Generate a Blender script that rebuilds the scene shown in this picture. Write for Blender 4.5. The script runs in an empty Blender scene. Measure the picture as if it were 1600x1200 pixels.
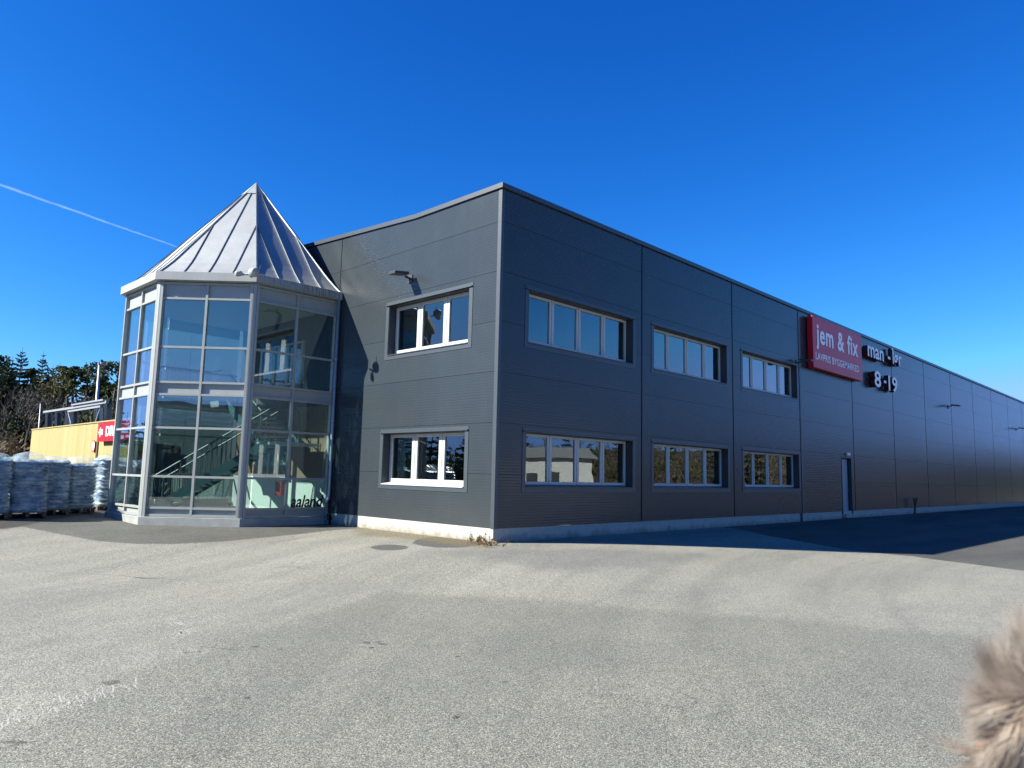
import bpy, bmesh, math, random
import numpy as np
from mathutils import Vector, Matrix

scene = bpy.context.scene
col = scene.collection
rng = random.Random(7)
nrg = np.random.default_rng(11)

# ------------------------------------------------------------------ camera
FPX, YAW, PITCH, ROLL = 1147.0847, 0.7763, 0.1227, 0.0232
CAM = np.array([-12.2321, -12.5, 1.6])
def basis():
    cy, sy, cp, sp = math.cos(YAW), math.sin(YAW), math.cos(PITCH), math.sin(PITCH)
    f = np.array([cy*cp, sy*cp, sp]); r = np.array([sy, -cy, 0.0]); u = np.cross(r, f)
    c, s = math.cos(ROLL), math.sin(ROLL)
    return f, c*r + s*u, -s*r + c*u
FW, RT, UP = basis()
def ray(x, y):
    return FW + RT*(x-800)/FPX - UP*(y-600)/FPX
cam_d = bpy.data.cameras.new("camera"); cam = bpy.data.objects.new("camera", cam_d); col.objects.link(cam)
M = Matrix.Identity(4)
for i in range(3):
    M[i][0], M[i][1], M[i][2], M[i][3] = RT[i], UP[i], -FW[i], CAM[i]
cam.matrix_world = M
cam_d.sensor_width = 36; cam_d.lens = FPX/1600*36; cam_d.clip_start = 0.05; cam_d.clip_end = 20000
cam_d.dof.use_dof = True; cam_d.dof.focus_distance = 19; cam_d.dof.aperture_fstop = 6.5
scene.camera = cam

# ------------------------------------------------------------------ light
SUN = np.array([-1.0, 0.54, 0.80]); SUN /= np.linalg.norm(SUN)
w = bpy.data.worlds.new("World"); scene.world = w; w.use_nodes = True
nt = w.node_tree; nt.nodes.clear()
sky = nt.nodes.new("ShaderNodeTexSky"); sky.sky_type = 'NISHITA'; sky.sun_disc = False
sky.sun_elevation = math.asin(SUN[2]); sky.sun_rotation = math.atan2(SUN[0], SUN[1])
sky.air_density = 1.0; sky.dust_density = 0.1; sky.ozone_density = 3.0; sky.altitude = 50
# deeper, clearer blue than the default sky: one power curve per colour channel
SKY_K = 0.115
sep = nt.nodes.new("ShaderNodeSeparateColor"); cmb = nt.nodes.new("ShaderNodeCombineColor")
for ch, (k, pw) in enumerate(((.98, 2.3), (.78, 1.35), (1.05, 1.0))):
    m1 = nt.nodes.new("ShaderNodeMath"); m1.operation = 'MULTIPLY'; m1.inputs[1].default_value = SKY_K
    m2 = nt.nodes.new("ShaderNodeMath"); m2.operation = 'POWER'; m2.inputs[1].default_value = pw
    m3 = nt.nodes.new("ShaderNodeMath"); m3.operation = 'MULTIPLY'; m3.inputs[1].default_value = k/SKY_K
    m0 = nt.nodes.new("ShaderNodeMath"); m0.operation = 'MINIMUM'; m0.inputs[1].default_value = (.50, .60, .85)[ch]
    nt.links.new(sep.outputs[ch], m1.inputs[0]); nt.links.new(m1.outputs[0], m0.inputs[0]); nt.links.new(m0.outputs[0], m2.inputs[0]); nt.links.new(m2.outputs[0], m3.inputs[0]); nt.links.new(m3.outputs[0], cmb.inputs[ch])
bg = nt.nodes.new("ShaderNodeBackground"); bg.inputs['Strength'].default_value = 0.068
wo = nt.nodes.new("ShaderNodeOutputWorld")
nt.links.new(sky.outputs[0], sep.inputs[0]); nt.links.new(cmb.outputs[0], bg.inputs['Color']); nt.links.new(bg.outputs[0], wo.inputs['Surface'])
sl = bpy.data.lights.new("sun", 'SUN'); sl.energy = 5.0; sl.angle = math.radians(0.5); sl.color = (1.0, 0.97, 0.86)
so = bpy.data.objects.new("sun", sl); col.objects.link(so)
so.rotation_euler = Vector(SUN).to_track_quat('Z', 'Y').to_euler(); so.location = (-30, 15, 30)
scene.view_settings.view_transform = 'Standard'; scene.view_settings.look = 'None'
scene.view_settings.exposure = 1.5; scene.view_settings.gamma = 1.0
scene.cycles.max_bounces = 8; scene.cycles.transparent_max_bounces = 24
scene.cycles.use_denoising = True

# ------------------------------------------------------------------ materials
def mat(name):
    m = bpy.data.materials.new(name); m.use_nodes = True
    n = m.node_tree.nodes; p = n["Principled BSDF"]
    return m, m.node_tree, p
def N(nt, t, **kw):
    n = nt.nodes.new(t)
    for k, v in kw.items():
        if k in n.inputs: n.inputs[k].default_value = v
        else: setattr(n, k, v)
    return n
def objco(nt):
    return nt.nodes.new("ShaderNodeNewGeometry").outputs['Position']
def noise(nt, scale, detail=4, rough=.6, vec=None, stretch=None):
    n = N(nt, "ShaderNodeTexNoise", Scale=scale, Detail=detail, Roughness=rough)
    v = vec or objco(nt)
    if stretch:
        mp = N(nt, "ShaderNodeMapping"); mp.inputs['Scale'].default_value = stretch
        nt.links.new(v, mp.inputs['Vector']); v = mp.outputs[0]
    nt.links.new(v, n.inputs['Vector'])
    return n.outputs['Fac']
def ramp(nt, fac, stops):
    r = nt.nodes.new("ShaderNodeValToRGB"); e = r.color_ramp.elements
    while len(e) < len(stops): e.new(0.5)
    for k, (p, c) in enumerate(stops):
        e[k].position = p; e[k].color = (*c, 1) if len(c) == 3 else c
    nt.links.new(fac, r.inputs['Fac']); return r.outputs['Color']
def math_(nt, op, a, b=None, c=None, clamp=False):
    n = nt.nodes.new("ShaderNodeMath"); n.operation = op; n.use_clamp = clamp
    for i, v in enumerate((a, b, c)):
        if v is None: continue
        if isinstance(v, (int, float)): n.inputs[i].default_value = v
        else: nt.links.new(v, n.inputs[i])
    return n.outputs[0]
def mixc(nt, fac, a, b, mode='MIX'):
    n = nt.nodes.new("ShaderNodeMix"); n.data_type = 'RGBA'; n.blend_type = mode
    for s, v in ((n.inputs['Factor'], fac), (n.inputs[6], a), (n.inputs[7], b)):
        if isinstance(v, (int, float)): s.default_value = v
        elif isinstance(v, tuple): s.default_value = (*v, 1)
        else: nt.links.new(v, s)
    return n.outputs[2]
def simple(name, c, rough=.5, metal=0., var=.12, scale=6, stretch=None, spec=.5, bump=0., bscale=None):
    m, t, p = mat(name)
    f = noise(t, scale, 5, .6, stretch=stretch)
    lo = tuple(x*(1-var) for x in c); hi = tuple(min(1, x*(1+var)) for x in c)
    t.links.new(ramp(t, f, [(.3, lo), (.7, hi)]), p.inputs['Base Color'])
    p.inputs['Roughness'].default_value = rough; p.inputs['Metallic'].default_value = metal
    p.inputs['Specular IOR Level'].default_value = spec
    if bump:
        b = N(t, "ShaderNodeBump", Strength=.6, Distance=bump)
        t.links.new(noise(t, bscale or scale*3, 4), b.inputs['Height']); t.links.new(b.outputs[0], p.inputs['Normal'])
    return m

def m_cladding():
    m, t, p = mat("ribbed_anthracite_sheet")
    pos = objco(t); sx = t.nodes.new("ShaderNodeSeparateXYZ"); t.links.new(pos, sx.inputs[0])
    f = noise(t, .9, 4, .6); f2 = noise(t, 1.2, 5, .7, stretch=(2.52, 2.52, 0.21))
    c = ramp(t, f, [(.3, (.0275, .0345, .0400)), (.7, (.0315, .0393, .0455))])
    c = mixc(t, math_(t, 'MULTIPLY', ramp(t, f2, [(.55, (0, 0, 0)), (.8, (1, 1, 1))]), .22), c, (0.0487, 0.0571, 0.063))
    # each panel comes from its own coil: slightly different tone; splashed dust low down
    pi_ = t.nodes.new("ShaderNodeCombineXYZ")
    t.links.new(math_(t, 'FLOOR', math_(t, 'DIVIDE', math_(t, 'ADD', sx.outputs[0], .35), 5.63)), pi_.inputs[0])
    t.links.new(math_(t, 'FLOOR', math_(t, 'DIVIDE', math_(t, 'SUBTRACT', sx.outputs[1], 7.17), 30.)), pi_.inputs[1])
    t.links.new(math_(t, 'FLOOR', math_(t, 'DIVIDE', math_(t, 'SUBTRACT', sx.outputs[2], .348), 1.2436)), pi_.inputs[2])
    wn = N(t, "ShaderNodeTexWhiteNoise", noise_dimensions='3D'); t.links.new(pi_.outputs[0], wn.inputs['Vector'])
    c = mixc(t, 1., c, ramp(t, wn.outputs[0], [(0, (.93, .93, .94)), (1, (1.07, 1.07, 1.06))]), 'MULTIPLY')
    dust = math_(t, 'MULTIPLY', math_(t, 'SUBTRACT', 1.25, sx.outputs[2]), 1.1, clamp=True)
    dn = noise(t, 2.2, 6, .75)
    c = mixc(t, math_(t, 'MULTIPLY', math_(t, 'MULTIPLY', dust, dn), .28), c, (.085, .082, .072))
    sp_ = noise(t, 26, 2, .5)
    c = mixc(t, math_(t, 'MULTIPLY', math_(t, 'GREATER_THAN', sp_, .755), .35), c, (.16, .165, .165))
    t.links.new(c, p.inputs['Base Color'])
    rv_ = math_(t, 'ADD', .17, math_(t, 'MULTIPLY', noise(t, 1.1, 5, .7, stretch=(1.6, 1.6, .5)), .10)); t.links.new(rv_, p.inputs['Roughness'])
    # ribs: fine grooves every 71 mm
    ph = math_(t, 'FRACT', math_(t, 'DIVIDE', sx.outputs[2], .0708))
    rib = math_(t, 'SMOOTH_MIN', math_(t, 'MULTIPLY', math_(t, 'ABSOLUTE', math_(t, 'SUBTRACT', ph, .5)), 5.), 1., .3)
    b = N(t, "ShaderNodeBump", Strength=1., Distance=.0013)
    t.links.new(rib, b.inputs['Height'])
    b2 = N(t, "ShaderNodeBump", Strength=.3, Distance=.012); t.links.new(noise(t, .5, 2, .4, stretch=(1, 1, .6)), b2.inputs['Height'])
    t.links.new(b2.outputs[0], b.inputs['Normal']); t.links.new(b.outputs[0], p.inputs['Normal'])
    p.inputs['Specular IOR Level'].default_value = .32
    return m
def m_glass(name, tint, ior, rough=0.0, wob=.0015):
    m = bpy.data.materials.new(name); m.use_nodes = True; t = m.node_tree; t.nodes.clear()
    o = t.nodes.new("ShaderNodeOutputMaterial"); mx = t.nodes.new("ShaderNodeMixShader")
    tr = t.nodes.new("ShaderNodeBsdfTransparent"); tr.inputs[0].default_value = (*tint, 1)
    gl = t.nodes.new("ShaderNodeBsdfGlossy"); gl.inputs['Roughness'].default_value = rough; gl.inputs['Color'].default_value = (.95, .97, 1, 1)
    lw = t.nodes.new("ShaderNodeLayerWeight"); lw.inputs[0].default_value = .5
    f0 = ((ior-1)/(ior+1))**2          # same reflectance from either side of the pane
    fr = math_(t, 'ADD', f0, math_(t, 'MULTIPLY', math_(t, 'POWER', lw.outputs['Facing'], 3.4), 1-f0))
    b = N(t, "ShaderNodeBump", Strength=1., Distance=wob); t.links.new(noise(t, 1.3, 1, .5), b.inputs['Height'])
    t.links.new(b.outputs[0], gl.inputs['Normal'])
    t.links.new(fr, mx.inputs[0]); t.links.new(tr.outputs[0], mx.inputs[1]); t.links.new(gl.outputs[0], mx.inputs[2])
    t.links.new(mx.outputs[0], o.inputs[0]); return m
def m_zinc():
    m, t, p = mat("zinc_sheet")
    f = noise(t, 2.2, 5, .6); f2 = noise(t, 3, 4, .6, stretch=(0.62, 0.62, 0.186))
    c = ramp(t, f, [(.3, (0.3472, 0.3627, 0.3596)), (.7, (0.4092, 0.4216, 0.4154))]); c = mixc(t, math_(t, 'MULTIPLY', f2, .25), c, (0.2852, 0.2976, 0.2976))
    t.links.new(c, p.inputs['Base Color']); p.inputs['Roughness'].default_value = .58; p.inputs['Metallic'].default_value = .85
    b = N(t, "ShaderNodeBump", Strength=.4, Distance=.014); t.links.new(noise(t, 1.6, 3, .5), b.inputs['Height']); t.links.new(b.outputs[0], p.inputs['Normal'])
    return m
def m_fascia():
    m, t, p = mat("streaked_fascia")
    f = noise(t, 5, 5, .7, stretch=(5.94, 5.94, 0.33)); g = noise(t, 1.1, 3)
    pos = objco(t); sx = t.nodes.new("ShaderNodeSeparateXYZ"); t.links.new(pos, sx.inputs[0])
    # algae streaks run down from the gutter on the side nearest the hall
    side = math_(t, 'MULTIPLY', math_(t, 'ADD', sx.outputs[0], 3.0), .6, clamp=True)
    k = math_(t, 'MULTIPLY', ramp(t, f, [(.42, (0, 0, 0)), (.6, (1, 1, 1))]), math_(t, 'ADD', side, .12), clamp=True)
    c = ramp(t, g, [(.3, (0.264, 0.2772, 0.2706)), (.7, (0.3102, 0.3234, 0.3135))])
    c = mixc(t, math_(t, 'MULTIPLY', k, .8), c, (0.0792, 0.0858, 0.066))
    t.links.new(c, p.inputs['Base Color']); p.inputs['Roughness'].default_value = .5
    return m
def m_concrete():
    m, t, p = mat("painted_concrete")
    pos = objco(t); sx = t.nodes.new("ShaderNodeSeparateXYZ"); t.links.new(pos, sx.inputs[0])
    f = noise(t, 3, 6, .7); d = noise(t, 7, 6, .75)
    low = math_(t, 'SUBTRACT', math_(t, 'ADD', .17, math_(t, 'MULTIPLY', math_(t, 'SUBTRACT', f, .5), .5)), sx.outputs[2])
    k = math_(t, 'MULTIPLY', low, 5., clamp=True)
    c = ramp(t, d, [(.3, (0.3036, 0.297, 0.2706)), (.65, (0.3762, 0.3696, 0.3432))])
    c = mixc(t, math_(t, 'MULTIPLY', k, .75), c, (0.132, 0.1089, 0.0759))
    t.links.new(c, p.inputs['Base Color']); p.inputs['Roughness'].default_value = .8
    b = N(t, "ShaderNodeBump", Strength=.5, Distance=.006); t.links.new(d, b.inputs['Height']); t.links.new(b.outputs[0], p.inputs['Normal'])
    return m
def m_wood():
    m, t, p = mat("pale_vertical_boards")
    tc = t.nodes.new("ShaderNodeTexCoord"); sx = t.nodes.new("ShaderNodeSeparateXYZ"); t.links.new(tc.outputs['Object'], sx.inputs[0])
    bd = math_(t, 'DIVIDE', sx.outputs[0], .125)
    idx = math_(t, 'FLOOR', bd); fr = math_(t, 'FRACT', bd)
    wn = N(t, "ShaderNodeTexWhiteNoise", noise_dimensions='1D'); t.links.new(idx, wn.inputs['W'])
    gr = noise(t, 4, 5, .6, vec=tc.outputs['Object'], stretch=(8.68, 8.68, 0.372))
    c = ramp(t, wn.outputs[0], [(0, (0.2852, 0.2294, 0.0806)), (.5, (0.3348, 0.279, 0.1116)), (1, (0.372, 0.3162, 0.1488))])
    c = mixc(t, math_(t, 'MULTIPLY', gr, .45), c, (0.2232, 0.1674, 0.0558))
    gap = math_(t, 'LESS_THAN', fr, .09)
    c = mixc(t, gap, c, (0.0992, 0.062, 0.0248))
    t.links.new(c, p.inputs['Base Color']); p.inputs['Roughness'].default_value = .75
    return m
def m_ground():
    m, t, p = mat("worn_asphalt")
    def at(n):
        a = t.nodes.new("ShaderNodeAttribute"); a.attribute_name = n; return a.outputs['Fac']
    pos = objco(t)
    warp = math_(t, 'MULTIPLY', math_(t, 'SUBTRACT', noise(t, 1.1, 6, .7), .5), .9)
    fine = math_(t, 'MULTIPLY', math_(t, 'SUBTRACT', noise(t, 9, 4, .7), .5), .22)
    def mask(n, soft, wv=1., fv=1.):
        d = math_(t, 'ADD', at(n), math_(t, 'ADD', math_(t, 'MULTIPLY', warp, wv), math_(t, 'MULTIPLY', fine, fv)))
        return math_(t, 'ADD', math_(t, 'MULTIPLY', d, 1/soft), .5, clamp=True)
    big = noise(t, .16, 4, .6); mid = noise(t, .8, 5, .65); 
    sweep = noise(t, .5, 4, .6, stretch=(0.252, 1.152, 0.72))
    warm = ramp(t, big, [(.3, (.192, .187, .161)), (.7, (.240, .233, .197))])
    warm = mixc(t, math_(t, 'MULTIPLY', ramp(t, mid, [(.4, (0, 0, 0)), (.75, (1, 1, 1))]), .45), warm, (.268, .260, .220))
    grey = ramp(t, mid, [(.3, (0.1526, 0.1512, 0.1282)), (.75, (0.1858, 0.1822, 0.1526))])
    c = mixc(t, mask('near', .40, 1.0), warm, grey)
    # old tyre sweeps: streaks along arcs round the turning point
    sp = t.nodes.new("ShaderNodeSeparateXYZ"); t.links.new(pos, sp.inputs[0])
    ax_ = math_(t, 'SUBTRACT', sp.outputs[0], 9.); ay_ = math_(t, 'ADD', sp.outputs[1], 27.)
    rad_ = math_(t, 'SQRT', math_(t, 'ADD', math_(t, 'MULTIPLY', ax_, ax_), math_(t, 'MULTIPLY', ay_, ay_)))
    cx = t.nodes.new("ShaderNodeCombineXYZ"); t.links.new(math_(t, 'MULTIPLY', rad_, 1.1), cx.inputs[0]); t.links.new(math_(t, 'MULTIPLY', math_(t, 'ARCTAN2', ay_, ax_), 1.6), cx.inputs[1])
    arc = noise(t, 1., 5, .65, vec=cx.outputs[0])
    c = mixc(t, math_(t, 'MULTIPLY', ramp(t, arc, [(.48, (0, 0, 0)), (.62, (1, 1, 1))]), .32), c, (0.1188, 0.1174, 0.1022))
    c = mixc(t, math_(t, 'MULTIPLY', ramp(t, arc, [(.28, (1, 1, 1)), (.42, (0, 0, 0))]), .30), c, (0.288, 0.2772, 0.2232))
    vc = N(t, "ShaderNodeTexVoronoi", Scale=.33, feature='DISTANCE_TO_EDGE'); wv_ = N(t, "ShaderNodeMixRGB", blend_type='ADD'); wv_.inputs[0].default_value = .9
    nz = N(t, "ShaderNodeTexNoise", Scale=1.4, Detail=6.); t.links.new(pos, nz.inputs['Vector']); t.links.new(pos, wv_.inputs[1]); t.links.new(nz.outputs['Color'], wv_.inputs[2]); t.links.new(wv_.outputs[0], vc.inputs['Vector'])
    crk = math_(t, 'MULTIPLY', math_(t, 'LESS_THAN', vc.outputs['Distance'], .005), ramp(t, noise(t, .22, 3), [(.5, (0, 0, 0)), (.6, (1, 1, 1))]))
    c = mixc(t, math_(t, 'MULTIPLY', crk, .30), c, (0.0648, 0.0634, 0.0576))
    c = mixc(t, math_(t, 'MULTIPLY', ramp(t, sweep, [(.42, (0, 0, 0)), (.62, (1, 1, 1))]), .22), c, (0.108, 0.1094, 0.1044))
    c = mixc(t, math_(t, 'MULTIPLY', mask('corner', .6, 1.2), .5), c, (0.1188, 0.1188, 0.1138))
    dk = ramp(t, mid, [(.3, (.076, .076, .067)), (.7, (.108, .106, .092))])
    c = mixc(t, mask('pad', .08, .12, .5), c, dk)
    c = mixc(t, mask('patch', .05, .1, .6), c, (0.0756, 0.0756, 0.072))
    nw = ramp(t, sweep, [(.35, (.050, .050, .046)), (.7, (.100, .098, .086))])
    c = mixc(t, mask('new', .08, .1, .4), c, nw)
    c = mixc(t, mask('road', .15, .3, .4), c, (0.0418, 0.0403, 0.041))
    mossy = math_(t, 'MULTIPLY', mask('moss', .35, .9, 1.2), .6)
    c = mixc(t, mossy, c, (0.1368, 0.1044, 0.0504))
    # aggregate: pale and dark stones
    v1 = N(t, "ShaderNodeTexVoronoi", Scale=125., feature='F1'); t.links.new(pos, v1.inputs['Vector'])
    wn = t.nodes.new("ShaderNodeSeparateColor"); t.links.new(v1.outputs['Color'], wn.inputs[0])
    s1 = ramp(t, wn.outputs[0], [(.0, (.2, .2, .2)), (.26, (.66, .66, .66)), (.62, (1.06, 1.06, 1.05)), (1., (2.4, 2.38, 2.3))])
    v2 = N(t, "ShaderNodeTexVoronoi", Scale=300., feature='F1'); t.links.new(pos, v2.inputs['Vector'])
    wn2 = t.nodes.new("ShaderNodeSeparateColor"); t.links.new(v2.outputs['Color'], wn2.inputs[0])
    s2 = ramp(t, wn2.outputs[1], [(.0, (.5, .5, .5)), (.6, (1, 1, 1)), (1., (1.6, 1.6, 1.57))])
    c = mixc(t, .85, c, mixc(t, 1., c, s1, 'MULTIPLY')); c = mixc(t, .7, c, mixc(t, 1., c, s2, 'MULTIPLY'))
    st = noise(t, .35, 6, .75)
    c = mixc(t, math_(t, 'MULTIPLY', ramp(t, st, [(.6, (0, 0, 0)), (.8, (1, 1, 1))]), .35), c, (.12, .12, .115))
    t.links.new(c, p.inputs['Base Color']); p.inputs['Roughness'].default_value = .85; p.inputs['Specular IOR Level'].default_value = .3
    b = N(t, "ShaderNodeBump", Strength=.8, Distance=.006)
    h = math_(t, 'ADD', wn.outputs[0], math_(t, 'MULTIPLY', noise(t, 30, 3), 1.2)); t.links.new(h, b.inputs['Height'])
    b2 = N(t, "ShaderNodeBump", Strength=.6, Distance=.05); t.links.new(noise(t, .6, 3), b2.inputs['Height']); t.links.new(b2.outputs[0], b.inputs['Normal'])
    t.links.new(b.outputs[0], p.inputs['Normal'])
    return m
def m_leaf(name, a, b, scale=1.2, trans=.25):
    m = bpy.data.materials.new(name); m.use_nodes = True; t = m.node_tree; p = t.nodes["Principled BSDF"]
    c = ramp(t, noise(t, scale, 3), [(.3, a), (.7, b)])
    t.links.new(c, p.inputs['Base Color']); p.inputs['Roughness'].default_value = .7; p.inputs['Specular IOR Level'].default_value = .25
    tl = t.nodes.new("ShaderNodeBsdfTranslucent"); t.links.new(c, tl.inputs[0])
    mx = t.nodes.new("ShaderNodeMixShader"); mx.inputs[0].default_value = trans
    t.links.new(p.outputs[0], mx.inputs[1]); t.links.new(tl.outputs[0], mx.inputs[2]); t.links.new(mx.outputs[0], t.nodes["Material Output"].inputs[0])
    return m
def m_film(name, c, k):
    m = bpy.data.materials.new(name); m.use_nodes = True; t = m.node_tree; t.nodes.clear()
    o = t.nodes.new("ShaderNodeOutputMaterial"); mx = t.nodes.new("ShaderNodeMixShader"); tr = t.nodes.new("ShaderNodeBsdfTransparent")
    p = t.nodes.new("ShaderNodeBsdfPrincipled"); p.inputs['Base Color'].default_value = (*c, 1); p.inputs['Roughness'].default_value = .2
    f = ramp(t, noise(t, 5, 5, .7), [(.35, (k*.5,)*3), (.75, (min(1, k*1.7),)*3)])
    b = N(t, "ShaderNodeBump", Strength=1., Distance=.03); t.links.new(noise(t, 9, 5, .7, stretch=(1, 1, 2.5)), b.inputs['Height']); t.links.new(b.outputs[0], p.inputs['Normal'])
    t.links.new(f, mx.inputs[0]); t.links.new(tr.outputs[0], mx.inputs[1]); t.links.new(p.outputs[0], mx.inputs[2]); t.links.new(mx.outputs[0], o.inputs[0])
    return m
def m_bag():
    m, t, p = mat("printed_bag_plastic")
    tc = t.nodes.new("ShaderNodeTexCoord")
    oi = t.nodes.new("ShaderNodeObjectInfo")
    ad = t.nodes.new("ShaderNodeVectorMath"); ad.operation = 'ADD'; t.links.new(tc.outputs['Object'], ad.inputs[0]); t.links.new(oi.outputs['Location'], ad.inputs[1])
    f = noise(t, 3.2, 4, .6, vec=ad.outputs[0], stretch=(0.85, 0.85, 1.87))
    c = ramp(t, f, [(.3, (.02, .055, .125)), (.44, (.035, .095, .205)), (.50, (.21, .26, .29)), (.62, (.52, .58, .60))])
    t.links.new(c, p.inputs['Base Color']); p.inputs['Roughness'].default_value = .28
    b = N(t, "ShaderNodeBump", Strength=1., Distance=.02); t.links.new(noise(t, 8, 5, .65, vec=ad.outputs[0]), b.inputs['Height']); t.links.new(b.outputs[0], p.inputs['Normal'])
    return m
def m_vapour():
    m = bpy.data.materials.new("vapour"); m.use_nodes = True; t = m.node_tree; t.nodes.clear()
    o = t.nodes.new("ShaderNodeOutputMaterial"); mx = t.nodes.new("ShaderNodeMixShader"); tr = t.nodes.new("ShaderNodeBsdfTransparent")
    d0 = t.nodes.new("ShaderNodeBsdfDiffuse"); d0.inputs[0].default_value = (.95, .97, 1, 1); d1 = t.nodes.new("ShaderNodeBsdfTranslucent"); d1.inputs[0].default_value = (.95, .97, 1, 1); d = t.nodes.new("ShaderNodeAddShader"); t.links.new(d0.outputs[0], d.inputs[0]); t.links.new(d1.outputs[0], d.inputs[1])
    lw = t.nodes.new("ShaderNodeLayerWeight"); lw.inputs[0].default_value = .35
    k = math_(t, 'MULTIPLY', math_(t, 'POWER', math_(t, 'SUBTRACT', 1., lw.outputs['Facing']), 1.3), math_(t, 'ADD', .0, math_(t, 'MULTIPLY', noise(t, .02, 5, .6), .125)))
    t.links.new(k, mx.inputs[0]); t.links.new(tr.outputs[0], mx.inputs[1]); t.links.new(d.outputs[0], mx.inputs[2]); t.links.new(mx.outputs[0], o.inputs[0])
    return m
def m_fur():
    m = bpy.data.materials.new("fur"); m.use_nodes = True; t = m.node_tree; p = t.nodes["Principled BSDF"]
    a = t.nodes.new("ShaderNodeAttribute"); a.attribute_name = 'along'
    r = t.nodes.new("ShaderNodeAttribute"); r.attribute_name = 'rnd'
    c = ramp(t, a.outputs['Fac'], [(0, (0.333, 0.206, 0.127)), (.3, (0.459, 0.348, 0.253)), (.7, (0.475, 0.404, 0.333)), (1, (0.285, 0.253, 0.230))])
    d = ramp(t, a.outputs['Fac'], [(0, (0.238, 0.135, 0.079)), (.5, (0.269, 0.198, 0.150)), (1, (0.127, 0.099, 0.087))])
    c = mixc(t, r.outputs['Fac'], c, d)
    t.links.new(c, p.inputs['Base Color']); p.inputs['Roughness'].default_value = .55; p.inputs['Specular IOR Level'].default_value = .25
    tl = t.nodes.new("ShaderNodeBsdfTranslucent"); t.links.new(c, tl.inputs[0])
    mx = t.nodes.new("ShaderNodeMixShader"); mx.inputs[0].default_value = .3
    t.links.new(p.outputs[0], mx.inputs[1]); t.links.new(tl.outputs[0], mx.inputs[2]); t.links.new(mx.outputs[0], t.nodes["Material Output"].inputs[0])
    return m

CLAD = m_cladding()
TRIM = simple("anthracite_trim", (0.037, 0.047, 0.0571), .38, var=.06)
DARK = simple("dark_gap", (.012, .013, .015), .7)
REVEAL = simple("dark_reveal_sheet", (.03, .036, .045), .45)
WHITE = simple("white_window_frame", (.40, .41, .395), .4, var=.04)
SILL = simple("aluminium_sill", (0.403, 0.4095, 0.416), .4, var=.06)
CONC = m_concrete()
PANE = m_glass("window_glass", (.60, .68, .66), 1.95)
TGLASS = m_glass("tower_glass", (.80, .89, .875), 2.0)
ROOM = simple("dim_room_plaster", (.20, .20, .18), .9)
ROOMF = simple("room_floor", (.06, .057, .052), .8)
ALU = simple("anodised_aluminium", (.275, .29, .28), .45, metal=.1, var=.06)
ALUP = simple("aluminium_panel", (.275, .29, .28), .5, metal=.1, var=.05)
BASE = simple("tower_base_sheet", (.25, .262, .252), .55, var=.14, scale=3)
ZINC = m_zinc(); ZSEAM = simple("zinc_seam", (0.2604, 0.279, 0.279), .45, metal=.6)
FASCIA = m_fascia()
TAN = simple("tan_brick", (.19, .125, .08), .85, var=.2, scale=14)
PLASTER = simple("white_plaster", (0.528, 0.544, 0.496), .85, var=.04)
INTW = simple("grey_boarded_wall", (.035, .038, .042), .7, var=.1)
CEIL = simple("pale_ceiling", (.27, .28, .28), .9, var=.03)
STEEL = simple("painted_stair_steel", (.05, .10, .105), .45, var=.1)
TREAD = simple("pale_tread", (.36, .37, .355), .7)
RAIL = simple("steel_railing", (.05, .062, .064), .45)
RED = simple("red_sign_plastic", (.50, .012, .026), .35, var=.05, spec=.25)
LETTER = simple("white_letter_plastic", (.80, .80, .80), .4, var=.03)
MAROON = simple("dark_red_return", (.06, .008, .008), .5)
BLACK = simple("black_vinyl", (.012, .012, .013), .5)
DOORM = simple("grey_door_paint", (0.27, 0.3015, 0.333), .45, var=.04)
GALV = simple("galvanised_steel", (0.345, 0.36, 0.375), .45, metal=.5)
WOOD = m_wood()
WDARK = simple("dark_timber_post", (0.07, 0.0455, 0.0245), .8)
FELT = simple("roof_felt", (0.042, 0.042, 0.0434), .9)
GROUND = m_ground()
def m_worn(name, c, lo, hi):
    m, t, p = mat(name); p.inputs['Base Color'].default_value = (*c, 1); p.inputs['Roughness'].default_value = .9
    tr = t.nodes.new("ShaderNodeBsdfTransparent"); mx = t.nodes.new("ShaderNodeMixShader")
    t.links.new(ramp(t, noise(t, 70, 4, .7), [(lo, (0, 0, 0)), (hi, (1, 1, 1))]), mx.inputs[0])
    t.links.new(tr.outputs[0], mx.inputs[1]); t.links.new(p.outputs[0], mx.inputs[2]); t.links.new(mx.outputs[0], t.nodes["Material Output"].inputs[0]); return m
SCUFF = m_worn("white_scuff", (.43, .42, .385), .35, .60)
YLINE = m_worn("faded_yellow_paint", (0.434, 0.385, 0.21), .40, .62)
OIL = m_worn("dark_stain", (.075, .073, .066), .36, .70)
TARM = simple("patched_tar", (0.0595, 0.0595, 0.0595), .9, var=.3, scale=60)
CONIF = m_leaf("conifer_needles", (0.0084, 0.0182, 0.0098), (0.021, 0.035, 0.0154))
PINEM = m_leaf("pine_needles", (0.0154, 0.028, 0.0084), (0.042, 0.0525, 0.0154))
TWIG = m_leaf("grey_twigs", (0.062, 0.0546, 0.0446), (0.1054, 0.093, 0.0775), trans=.05)
BRUSH = m_leaf("brown_brush", (0.0527, 0.0341, 0.0186), (0.0992, 0.0682, 0.0384), .6)
OLIVE = m_leaf("olive_buds", (0.0589, 0.0558, 0.0174), (0.124, 0.1085, 0.0341), .6)
BARK = simple("bark", (0.063, 0.049, 0.0385), .9)
SOIL = simple("dark_leaf_litter", (0.0315, 0.0224, 0.014), .95, var=.3, scale=.8)
BAG = m_bag(); FILM = m_film("stretch_film", (.60, .74, .78), .24); PALLET = simple("pallet_wood", (.10, .075, .05), .85)
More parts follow.
